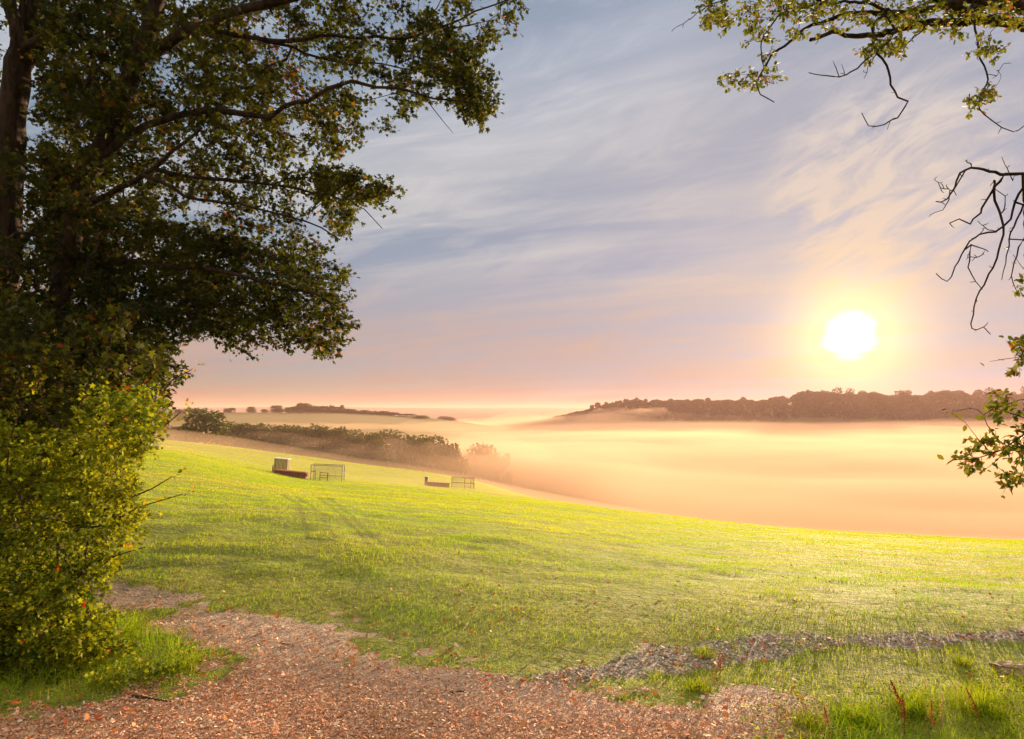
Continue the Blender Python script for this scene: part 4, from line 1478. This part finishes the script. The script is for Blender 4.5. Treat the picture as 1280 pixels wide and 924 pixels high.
far = [(223, 510, 480, 12, 'first of the small grey trees behind the broad autumn tree'), (233, 509, 470, 13, 'second of the small grey trees behind the broad autumn tree'),
       (250, 507.5, 450, 20, 'rounded grey treetop showing just over the broad autumn tree'),
       (284, 510, 660, 9, 'left one of a close pair of tiny trees on the far field'), (290, 509, 660, 7, 'right one of a close pair of tiny trees on the far field'),
       (314, 507.5, 670, 11, 'lone little round tree on the skyline of the far field'), (331, 511, 670, 10, 'low round bush like tree right of the lone skyline tree'),
       (344, 505.5, 675, 9, 'thin tree of the tall pair left of the far copse'), (349, 506, 675, 9, 'fuller tree of the tall pair left of the far copse'),
       (363, 508, 680, 12, ''), (369, 507, 685, 12, ''), (374, 504, 680, 12, ''), (378, 502, 690, 12, 'highest tree of the far copse on the hill'), (384, 503.5, 680, 12, ''),
       (389, 505.5, 690, 12, ''), (394, 508, 680, 11, ''), (400, 507, 685, 11, ''), (406, 506, 690, 10, ''), (411, 508, 680, 10, ''), (415, 505.5, 690, 7, ''),
       (421, 507.5, 690, 8, ''), (427, 505.5, 690, 8, ''), (434, 510, 680, 12, ''), (441, 511, 690, 12, ''), (448, 513, 685, 12, ''), (456, 512, 690, 14, ''),
       (466, 514, 680, 14, ''), (478, 513, 690, 15, 'round tree at the right end of the far copse'), (488, 516, 680, 12, ''), (508, 520, 660, 18, 'dim tree low on the slope right of the far copse'),
       (526, 521, 640, 20, 'dimmest round tree on the slope above the fog'), (560, 520, 900, 26, 'hazy wide tree beyond the fog right of the far field')]
for i_, (px, top, Y, w_, l_) in enumerate(far):
    place_far(i_ % 5, px, top, Y, w_ * 1.15, l_ or '%s small tree of the copse on the far hill, counting from its left end' % ORD[sum(1 for f_ in far if 360 < f_[0] <= px) - 1], FG)


def far_mass(name, label, pts, hts, per, size, base, kind, cat=None, big=None):
    """crowded crowns over ground points"""
    n = len(pts)
    cs, rs = [], []
    g = ground(pts[:, 0], pts[:, 1])
    for j in range(3):
        f = (0.78, 0.5, 0.62)[j]
        off = rng.normal(0, 1, (n, 2)) * hts[:, None] * (0.0, 0.22, 0.22)[j]
        cs.append(np.stack([pts[:, 0] + off[:, 0], pts[:, 1] + off[:, 1], g + hts * f], 1))
        rs.append(hts * (0.24, 0.3, 0.26)[j])
    V, L, col = crown_cards(np.vstack(cs), np.concatenate(rs), per, size, base)
    if big is not None:
        V2, L2, c2 = crown_cards(big[:, :3], big[:, 3], 130, size * 1.2, base)
        V, L, col = np.vstack([V, V2]), np.arange(len(V) + len(V2)), np.vstack([col, c2])
    o = fast_obj(name, V, L, 4, FAR_LEAF, col=col)
    tag(o, label, cat, kind=kind)
    return o


# the wood on the ridge
n_ = 8000
wp = rng.uniform(690, 1620, n_)
wy = rng.uniform(800, 1000, n_)
ok = (wp > 690 + 20 * rng.random(n_)) & (np.abs(wp - 988) > 4) & ((wy > 860) | (rng.random(n_) < 0.7))
wp, wy = wp[ok], wy[ok]
wx = (wp - CX) / F * wy
hh = 5.5 + 5.0 * sstep(wp, 985, 1010) + 15.0 * (vnoise(wp, wp * 0, 0.042, 91) - 0.35) * sstep(wp, 980, 1000) + 2.0 * rng.random(len(wp)) + 6.0 * (vnoise(wp, wp * 0, 0.11, 92) - 0.4)
hh = np.maximum(hh, 3.5) * (0.35 + 0.65 * sstep(wp, 690, 790))
bp = np.sort(np.concatenate([rng.uniform(740, 985, 26), rng.uniform(1000, 1600, 70)]))
by_ = rng.uniform(900, 990, len(bp))
bx_ = (bp - CX) / F * by_
br = rng.uniform(3.0, 7.0, len(bp)) * np.where(bp > 1000, 1.0, 0.55)
big = np.stack([bx_, by_, ground(bx_, by_) + 5.0 + rng.uniform(0.6, 1.5, len(bp)) * br + np.where(bp > 1000, 2.5, 0), br], 1)
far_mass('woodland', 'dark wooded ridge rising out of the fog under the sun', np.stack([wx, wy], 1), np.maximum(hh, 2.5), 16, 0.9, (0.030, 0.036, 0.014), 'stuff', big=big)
# hedge under the far copse
t_ = rng.random(150)
hp = np.stack([(350 + 150 * t_ - CX) / F * 655, 655 + 6 * rng.random(150)], 1)
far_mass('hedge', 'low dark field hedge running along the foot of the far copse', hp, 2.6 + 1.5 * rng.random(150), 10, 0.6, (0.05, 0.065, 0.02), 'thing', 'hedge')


# ------------------------------------------------------------------ fences and jumps on the meadow
def box_v(x0, x1, y0, y1, z0, z1):
    v = [(x0, y0, z0), (x1, y0, z0), (x1, y1, z0), (x0, y1, z0), (x0, y0, z1), (x1, y0, z1), (x1, y1, z1), (x0, y1, z1)]
    return v, [(3, 2, 1, 0), (4, 5, 6, 7), (0, 1, 5, 4), (1, 2, 6, 5), (2, 3, 7, 6), (3, 0, 4, 7)]


def boxes(name, lst, mat, parent, bev=0.0):
    V, Fc = [], []
    for b in lst:
        v, f = box_v(*b)
        k = len(V)
        V += v
        Fc += [tuple(a + k for a in q) for q in f]
    o = mesh_obj(name, V, Fc, mat, parent)
    if bev:
        md = o.modifiers.new('bevel', 'BEVEL')
        md.width = bev
        md.segments = 2
    return o


def wood_mat(name, dark, light, sc_=(1, 1, 8)):
    m, t, b, o = principled(name, rough=0.8, spec=0.2)
    tc = t.new('ShaderNodeTexCoord').outputs['Object']
    n = t.noise(t.mapping(tc, scale=sc_), 3.0, 6, 0.65)
    t.link(t.mix(n, dark, light), b.inputs['Base Color'])
    return m


STEEL = wood_mat('galvanised rail', (0.11, 0.11, 0.11), (0.24, 0.24, 0.24), (1, 1, 1))
MESHW = wood_mat('mesh wire', (0.12, 0.12, 0.12), (0.22, 0.21, 0.20), (1, 1, 1))
REDW = wood_mat('red stained timber', (0.15, 0.07, 0.045), (0.28, 0.13, 0.08), (6, 1, 1))
REDCAP = wood_mat('red capping board', (0.30, 0.10, 0.06), (0.42, 0.16, 0.10), (2, 1, 1))
SLAT = wood_mat('weathered slats', (0.12, 0.09, 0.06), (0.34, 0.27, 0.19), (14, 14, 0.5))
PALE = wood_mat('pale timber top', (0.55, 0.50, 0.40), (0.75, 0.70, 0.58), (2, 2, 2))


def seat_on(root, px, Y, width, rz=0.0):
    x = (px - CX) / F * Y
    z0, z1 = gz(x - width / 2, Y), gz(x + width / 2, Y)
    root.location = (x, Y, (z0 + z1) / 2 - 0.03)
    root.rotation_euler = (0, 0.35 * math.atan2(z0 - z1, width) + 0.02, rz)


def pen(px, Y, w, h, d, label, inner):
    r = empty('metal_pen')
    tag(r, label, 'pen', 'mesh pens on the meadow')
    seat_on(r, px, Y, w, 0.06)
    a = w / 2
    for sx in (-a, a - 0.05):
        for sy in (0, d):
            boxes('post', [(sx, sx + 0.05, sy, sy + 0.05, -0.05, h)], STEEL, r)
    boxes('top_rail', [(-a + 0.053, a - 0.053, 0, 0.05, h - 0.055, h - 0.005)], STEEL, r)
    boxes('top_rail', [(-a + 0.053, a - 0.053, d, d + 0.05, h - 0.055, h - 0.005)], STEEL, r)
    for sx in (-a, a - 0.05):
        for zz in (h - 0.05, h * 0.5):
            boxes('side_rail', [(sx + .003, sx + .047, 0.053, d - 0.003, zz, zz + 0.04)], STEEL, r)
    n = int(w / 0.11)
    for sy in (0.015, d + 0.015):
        boxes('mesh_panel', [(-a + 0.08 + i * (w - 0.16) / n, -a + 0.08 + i * (w - 0.16) / n + 0.012, sy, sy + 0.012, 0.03, h - 0.057) for i in range(n + 1)]
              + [(-a + 0.053, a - 0.053, sy + 0.014, sy + 0.024, z, z + 0.012) for z in np.arange(0.15, h - 0.1, 0.22)], MESHW, r)
    inner(r, a, h, d)
    return r


def inner_one(r, a, h, d):
    boxes('gate', [(-a + 0.42, -a + 0.49, -0.12, -0.06, 0, h * 0.66), (-a + 0.85, -a + 0.92, -0.12, -0.06, 0, h * 0.60), (-a + 1.55, -a + 1.61, -0.12, -0.06, 0, h * 0.54),
                   (-a + 0.923, -a + 1.547, -0.11, -0.07, h * 0.50, h * 0.54), (-a + 0.923, -a + 1.547, -0.11, -0.07, h * 0.20, h * 0.24), (-a + 0.923, -a + 1.547, -0.11, -0.07, h * 0.34, h * 0.38),
                   (-a + 0.053, -a + 0.417, -0.11, -0.07, h * 0.58, h * 0.62)], REDW, r)
    boxes('rail', [(-a + 1.62, a - 0.053, -0.06, -0.02, h * 0.33, h * 0.37)], STEEL, r)


def inner_two(r, a, h, d):
    boxes('rail', [(-a + 0.053, a + 0.12, -0.06, -0.01, h * 0.53, h * 0.58)], REDW, r)
    boxes('gate', [(0.25, 0.32, -0.13, -0.07, 0, h * 0.98), (a - 0.5, a - 0.43, -0.13, -0.07, 0, h * 0.8), (a + 0.04, a + 0.10, -0.13, -0.07, 0, h * 0.55),
                   (0.323, a - 0.503, -0.12, -0.08, h * 0.2, h * 0.24)], REDW, r)


pen(407.5, 62, 2.85, 1.45, 1.2, 'larger nearer wire mesh pen with small wooden gate standing on the meadow', inner_one)
pen(578, 100, 3.3, 1.65, 1.4, 'smaller wire mesh pen further off, beside the low dull red wall near the fog', inner_two)


def low_wall(px, Y, w, h, label, cap):
    r = empty('low_jump')
    tag(r, label, 'jump', 'low red jumps on the meadow')
    seat_on(r, px, Y, w, -0.05)
    a = w / 2
    n = 9
    boxes('board_panel', [(-a + i * w / n + 0.012, -a + (i + 1) * w / n - 0.012, -0.22 + 0.01 * (i % 3), 0.22, -0.1, h - 0.1 - 0.015 * (i % 2)) for i in range(n)], REDW, r, 0.01)
    boxes('cap', [(-a - 0.1, a + 0.02, -0.30, 0.30, h - 0.09, h + 0.03)], REDCAP if cap else REDW, r, 0.02)
    if cap:
        boxes('cap', [(a + 0.023, a + 0.16, -0.26, 0.26, h * 0.3, h - 0.10)], REDCAP, r, 0.02)


low_wall(363, 62, 2.95, 0.50, 'long low red brown timber jump in front of the upright slatted crate', True)
low_wall(548, 100, 3.3, 0.62, 'duller low red jump further off, joined to a short pale topped post', False)


def slatted_crate():
    r = empty('slatted_crate')
    tag(r, 'upright weathered slatted crate with pale lid standing behind the low red jump', 'crate')
    seat_on(r, 351.5, 63.4, 1.3)
    a, h = 0.62, 1.42
    for y in (-0.35, 0.35):
        boxes('slat_panel', [(-a + i * 0.125, -a + i * 0.125 + 0.072, y - 0.02, y + 0.02, 0, h) for i in range(10)], SLAT, r)
    for x in (-a, a - 0.02):
        boxes('slat_panel', [(x - 0.02, x + 0.0, -0.30 + i * 0.12, -0.30 + i * 0.12 + 0.09, 0, h) for i in range(5)], SLAT, r)
    boxes('lid', [(-a - 0.05, a + 0.05, -0.42, 0.42, h + 0.003, h + 0.07)], PALE, r, 0.01)
    boxes('post', [(-a - 0.16, -a - 0.08, -0.3, -0.22, 0, h * 0.55)], REDW, r)


slatted_crate()


def marker_post():
    r = empty('post')
    tag(r, 'short square post with a pale top at the left end of the further red jump', 'post')
    seat_on(r, 532.5, 100.6, 0.5)
    boxes('shaft', [(-0.22, 0.22, -0.2, 0.2, -0.1, 1.25)], SLAT, r, 0.02)
    boxes('cap', [(-0.28, 0.28, -0.26, 0.26, 1.253, 1.36)], PALE, r, 0.02)


marker_post()


# ------------------------------------------------------------------ litter on the path
def scatter_zone(n, y0, y1, test, umax=0.95):
    Y = rng.uniform(y0 ** 0.2, y1 ** 0.2, n) ** 5
    X = rng.uniform(-umax, umax, n) * Y
    p, g, _ = zones(X, Y)
    k = test(p, g, X, Y)
    X, Y = X[k], Y[k]
    return X, Y, ground(X, Y)


def flakes(name, X, Y, Z, size, aspect, col, label, lift=0.006, tilt=0.45):
    n = len(X)
    az = rng.uniform(0, 2 * math.pi, n)
    nr = unit(np.array([0, 0, 1.0]) + rng.normal(0, tilt, (n, 3)))
    a = unit(np.cross(nr, np.stack([np.cos(az), np.sin(az), np.zeros(n)], 1)))
    b = np.cross(nr, a)
    s = size * np.clip(np.exp(rng.normal(-0.15, 0.5, n)), 0.35, 2.6)
    w = s * rng.uniform(aspect * 0.6, aspect * 1.4, n)
    c = np.stack([X, Y, Z + lift + s * 0.15], 1)
    a, b = a * s[:, None] / 2, b * w[:, None] / 2
    th = (nr * np.minimum(w, 0.006)[:, None] * 0.5)
    # wedge shaped chip: six corners
    V = np.stack([c - a - b, c + a - b * 0.7, c + a + b * 0.7, c - a + b, c - a * 0.6 + th, c + a * 0.8 + th], 1).reshape(-1, 3)
    o = (np.arange(n) * 6)[:, None]
    L = np.concatenate([o + 0, o + 1, o + 5, o + 4, o + 2, o + 3, o + 4, o + 5], 1)
    T = np.repeat(col[:, None, :], 6, 1).reshape(-1, 3)
    ob = fast_obj(name, V, L, 4, LITTER_MAT, col=T)
    return tag(ob, label, kind='stuff')


X, Y, Z = scatter_zone(270000, 2.7, 7.5, lambda p, g, x, y: (p > 0.35) & (rng.random(len(x)) < np.clip(1.25 - (y + 0.35 * x - 3.0) / 1.35, 0.03, 1)))
k = rng.random((len(X), 1))
pal = np.array([(0.36, 0.155, 0.08), (0.58, 0.28, 0.15), (0.74, 0.42, 0.25), (0.82, 0.58, 0.38), (0.88, 0.70, 0.54)])
col = pal[rng.choice(5, len(X), p=[0.28, 0.34, 0.25, 0.10, 0.03])] * rng.uniform(0.7, 1.2, (len(X), 1)) * (0.78 + 0.6 * vnoise(X, Y, 1.3, 99) + 0.25 * vnoise(X, Y, 6.0, 98))[:, None]
flakes('wood_chips', X, Y, Z, 0.0115, 0.45, col, 'reddish wood chips and crumbled leaves covering the path')

# stones of the worn track
X, Y, Z = scatter_zone(60000, 3.6, 11, lambda p, g, x, y: (g > 0.35) & (rng.random(len(x)) < 0.85))
n = len(X)
oct_ = np.array([(1, 0, 0), (0, 1, 0), (-1, 0, 0), (0, -1, 0), (0, 0, 1), (0, 0, -1)], float)
s = rng.uniform(0.004, 0.014, n)[:, None, None]
V = np.stack([X, Y, Z + 0.003], 1)[:, None, :] + oct_[None] * s * rng.uniform(0.6, 1.3, (n, 6, 1))
Fc = np.array([[0, 1, 4], [1, 2, 4], [2, 3, 4], [3, 0, 4], [1, 0, 5], [2, 1, 5], [3, 2, 5], [0, 3, 5]])
L = ((np.arange(n) * 6)[:, None, None] + Fc[None]).reshape(-1)
gc = np.repeat((np.array([0.40, 0.32, 0.25]) * rng.uniform(0.5, 1.7, (n, 1)))[:, None, :], 6, 1).reshape(-1, 3)
tag(fast_obj('gravel', V.reshape(-1, 3), L, 3, LITTER_MAT, col=gc), 'grey stones showing through the worn track at the meadow edge', kind='stuff')

# fallen leaves, mostly where grass and path meet
X, Y, Z = scatter_zone(9000, 2.9, 9.5, lambda p, g, x, y: rng.random(len(x)) < np.where((p > 0.02) & (p < 0.98), 0.75, np.where(p >= 0.98, 0.16, 0.05)) + 0.5 * np.exp(-((y - 5.2) / 0.7) ** 2) * (x < 1.5) * (vnoise(x, y, 1.5, 95) > 0.45))
n = len(X)
oc = np.array([(0.50, 0.15, 0.03), (0.42, 0.18, 0.05), (0.42, 0.09, 0.03), (0.45, 0.28, 0.10), (0.60, 0.50, 0.35)])
lc = oc[rng.choice(5, n, p=[0.3, 0.25, 0.2, 0.15, 0.1])]
az = rng.uniform(0, 6.28, n)
o = leaf_mesh('fallen_leaves', np.stack([X, Y, Z + 0.012 + 0.02 * rng.random(n)], 1), np.stack([np.cos(az), np.sin(az), 0.3 * rng.normal(0, 1, n)], 1),
              unit(np.array([0, 0, 1.0]) + rng.normal(0, 0.5, (n, 3))), rng.uniform(0.018, 0.042, n), lc, LEAF_OAK, LITTER_MAT, None)
tag(o, 'orange and brown fallen leaves scattered along the path edge', kind='stuff')

# low broad leaved weeds between the grasses, near right corner and bank
def ground_cover():
    polyR = to_ground([(905, 935), (930, 885), (1040, 872), (1130, 850), (1290, 840), (1330, 930)])
    polyB = to_ground([(-30, 800), (110, 790), (200, 800), (270, 825), (230, 862), (120, 880), (-40, 900)])
    P_, H_ = [], []
    for poly, n, hh in ((polyR, 4500, 0.06), (polyB, 5000, 0.07)):
        q = sample_poly(poly, n)
        k = vnoise(q[:, 0], q[:, 1], 3.0, 97) + 0.3 * rng.random(n) > 0.55
        q = q[k]
        P_.append(np.stack([q[:, 0], q[:, 1], ground(q[:, 0], q[:, 1]) + rng.uniform(0.01, hh, len(q))], 1))
    p = np.vstack(P_)
    n = len(p)
    az = rng.uniform(0, 6.28, n)
    c = np.array([0.10, 0.18, 0.02]) * (1 - rng.random((n, 1))) + np.array([0.20, 0.22, 0.03]) * rng.random((n, 1))
    r = rng.random(n)
    c[r < 0.10] = np.array([0.40, 0.29, 0.15])
    c[r < 0.05] = np.array([0.42, 0.12, 0.05])
    o = leaf_mesh('low_weeds', p, np.stack([np.cos(az), np.sin(az), 0.4 * rng.random(n)], 1), unit(np.array([0, 0, 1.0]) + rng.normal(0, 0.8, (n, 3))),
                  rng.uniform(0.008, 0.018, n), c, LEAF_OVAL, GRASS_MAT, None)
    tag(o, 'small round leaved weeds creeping between the coarse grass by the path', kind='stuff')


ground_cover()


# ------------------------------------------------------------------ single plants near the camera
def tuft(px, py, rad_px, hgt, n, label, dry=0.22, group='coarse grass tufts by the path'):
    x, y = ground_hit(px, py)
    z = gz(x, y)
    R_ = rad_px / F * y
    a = rng.uniform(0, 2 * math.pi, n)
    r = R_ * 0.8 * rng.random(n)
    X, Y_ = x + r * np.cos(a), y + r * np.sin(a)
    h = hgt * rng.uniform(0.3, 1.0, n)
    col = grass_colors(X, Y_, n, dry, np.full(n, 0.15))
    V, L, cc = blades(X, Y_, ground(X, Y_) - 0.005, h, np.full(n, 0.0032), rng.uniform(0.1, 1.1, n), a + rng.normal(0, 0.9, n), rng.uniform(0.2, 1.2, n), col * 0.72)
    o = fast_obj('grass_tuft', V - np.array([x, y, z]), L, 3, GRASS_MAT, col=cc)
    o.location = (x, y, z)
    tag(o, label, 'grass tuft', group)


for a in ((1142, 893, 32, 0.17, 420, 'tall lush grass tuft behind the brightest red dock stem'),
          (1225, 890, 40, 0.17, 520, 'widest lush grass tuft near the right edge, right of the red dock stems'),
          (1070, 902, 34, 0.13, 380, 'spreading grass tuft left of the red dock stems'),
          (1203, 832, 12, 0.10, 150, 'small dark grass tuft on the grassy strip left of the brown molehill'),
          (880, 820, 18, 0.09, 220, 'grass clump at the meadow edge just above the gravel strip'),
          (1010, 908, 26, 0.11, 260, 'leftmost grass tuft of the rough corner beside the wood chips'),
          (870, 862, 22, 0.08, 240, 'low tuft on the grassy strip left of the rusty dead plant'),
          (778, 874, 9, 0.04, 80, 'tiny green tuft alone on the wood chip path'),
          (232, 836, 26, 0.13, 300, 'leaning grass tuft at the tip of the left bank'),
          (150, 800, 34, 0.17, 380, 'long bright grass tuft on the left bank beside the bush')):
    tuft(*a)


def stalk(px, py, top_px, top_py, label, name='dock_stem', heads=True, col=(0.20, 0.035, 0.014), r=0.0018, cat='dock plant', group='red dock stems in the rough corner', seedr=0.006, nseed=90, start=0.35):
    x, y = ground_hit(px, py)
    z = gz(x, y)
    root = empty(name, (x, y, z))
    tag(root, label, cat, group)
    top = P(top_px, top_py, y - 0.03)
    d = top - np.array([x, y, z])
    sk = Skeleton(0.03)
    sk.limb(np.array([(0, 0, -0.01), d * 0.5 + np.array([0.008, 0, 0]), d]), r, r * 0.5, wob=0.0015)
    m_, t_, b_, o_ = principled(name + ' stem', col, 0.7, 0.2)
    sk.mesh('stem', m_, root)
    if heads:
        t = start + (1 - start) * rng.random(nseed)
        p = d[None] * t[:, None] + rng.normal(0, seedr * 1.3, (nseed, 3)) * (1.15 - t[:, None])
        c = np.array(col) * rng.uniform(0.7, 1.6, (nseed, 1))
        leaf_mesh('seed_head', p, rng.normal(0, 1, (nseed, 3)), unit(rng.normal(0, 1, (nseed, 3))), rng.uniform(seedr * 0.8, seedr * 1.8, nseed), c, LEAF_OVAL, DRY_MAT, root)


stalk(1140, 914, 1114, 852, 'tallest bright red dock stem with seed clusters, leaning left before a lush tuft', nseed=160, seedr=0.007)
stalk(1228, 912, 1208, 860, 'thin rusty dock stem leaning left in front of the widest tuft')
stalk(1130, 922, 1128, 868, 'short upright red dock stem just below the tallest one', nseed=60)
stalk(1160, 916, 1164, 875, 'brownish dock stem just right of the tallest red one', col=(0.30, 0.12, 0.05), nseed=80)
stalk(1036, 922, 1030, 884, 'dull red dock stem at the left of the rough corner', col=(0.28, 0.07, 0.04), nseed=70)
stalk(1176, 915, 1178, 868, 'straw coloured dry stalk between the two lush tufts', name='dry_stalk', col=(0.45, 0.27, 0.12), cat='dry stalk', group='dry stalks', nseed=30)
stalk(1046, 818, 1052, 799, 'pale fluffy seed head on a short stalk at the gravel strip', name='dry_stalk', col=(0.62, 0.46, 0.30), cat='dry stalk', group='dry stalks', start=0.75, seedr=0.008, nseed=60)
stalk(1184, 801, 1190, 783, 'thin tan stalk leaning right at the meadow edge', name='dry_stalk', col=(0.50, 0.32, 0.15), cat='dry stalk', group='dry stalks', nseed=16, seedr=0.004)
for dx, ll in ((0, 'rusty dead plant with curled brown leaves on the grassy strip'),):
    stalk(898, 848, 900, 824, ll, name='dead_plant', col=(0.22, 0.07, 0.025), cat='dead plant', group='', seedr=0.014, nseed=46, start=0.15)


def molehill():
    import bmesh
    x, y = ground_hit(1270, 838)
    bm = bmesh.new()
    bmesh.ops.create_icosphere(bm, subdivisions=5, radius=1.0)
    for v in bm.verts:
        c = v.co
        f = 1 + 0.7 * (float(vnoise(np.array([c.x * 2 + 9]), np.array([c.y * 2 + c.z]), 1.0, 7)[0]) - .5) + 0.35 * (float(vnoise(np.array([c.x + 9]), np.array([c.y + c.z]), 9.0, 8)[0]) - .5)
        v.co = Vector((c.x * 0.13 * f, c.y * 0.10 * f, max(-0.02, c.z * 0.028 * f)))
    me = bpy.data.meshes.new('molehill')
    bm.to_mesh(me)
    bm.free()
    m, t, b, o_ = principled('crumbly soil', rough=0.95, spec=0.1)
    pos = t.new('ShaderNodeTexCoord').outputs['Object']
    n = t.noise(pos, 40, 8, 0.75)
    t.link(t.mix(n, (0.30, 0.19, 0.10), (0.60, 0.42, 0.27)), b.inputs['Base Color'])
    bp = t.new('ShaderNodeBump')
    bp.inputs['Distance'].default_value = 0.02
    t.link(n, bp.inputs['Height'])
    t.link(bp.outputs[0], b.inputs['Normal'])
    me.materials.append(m)
    o = bpy.data.objects.new('molehill', me)
    o.location = (x, y, gz(x, y))
    C.objects.link(o)
    tag(o, 'small crumbly brown molehill on the grassy strip at the right edge', 'molehill')


molehill()


def stick(pts, r, label):
    g = [ground_hit(*p) for p in pts]
    x0, y0 = g[0]
    z0 = gz(x0, y0)
    sk = Skeleton(0.04)
    sk.limb(np.array([(x - x0, y - y0, gz(x, y) + r * 1.2 - z0) for x, y in g]), r, r * 0.6, wob=0.002)
    o = sk.mesh('stick', TWIG, None)
    o.location = (x0, y0, z0)
    tag(o, label, 'stick', 'sticks lying on the path')


stick([(560, 868), (575, 866), (588, 867)], 0.006, 'short dark stick lying on the wood chips in the middle of the path')
stick([(165, 872), (185, 876), (214, 880)], 0.008, 'longer dark stick lying below the left bank')
stick([(352, 806), (362, 807), (368, 809)], 0.006, 'small dark bit of stick on the bare upper path')
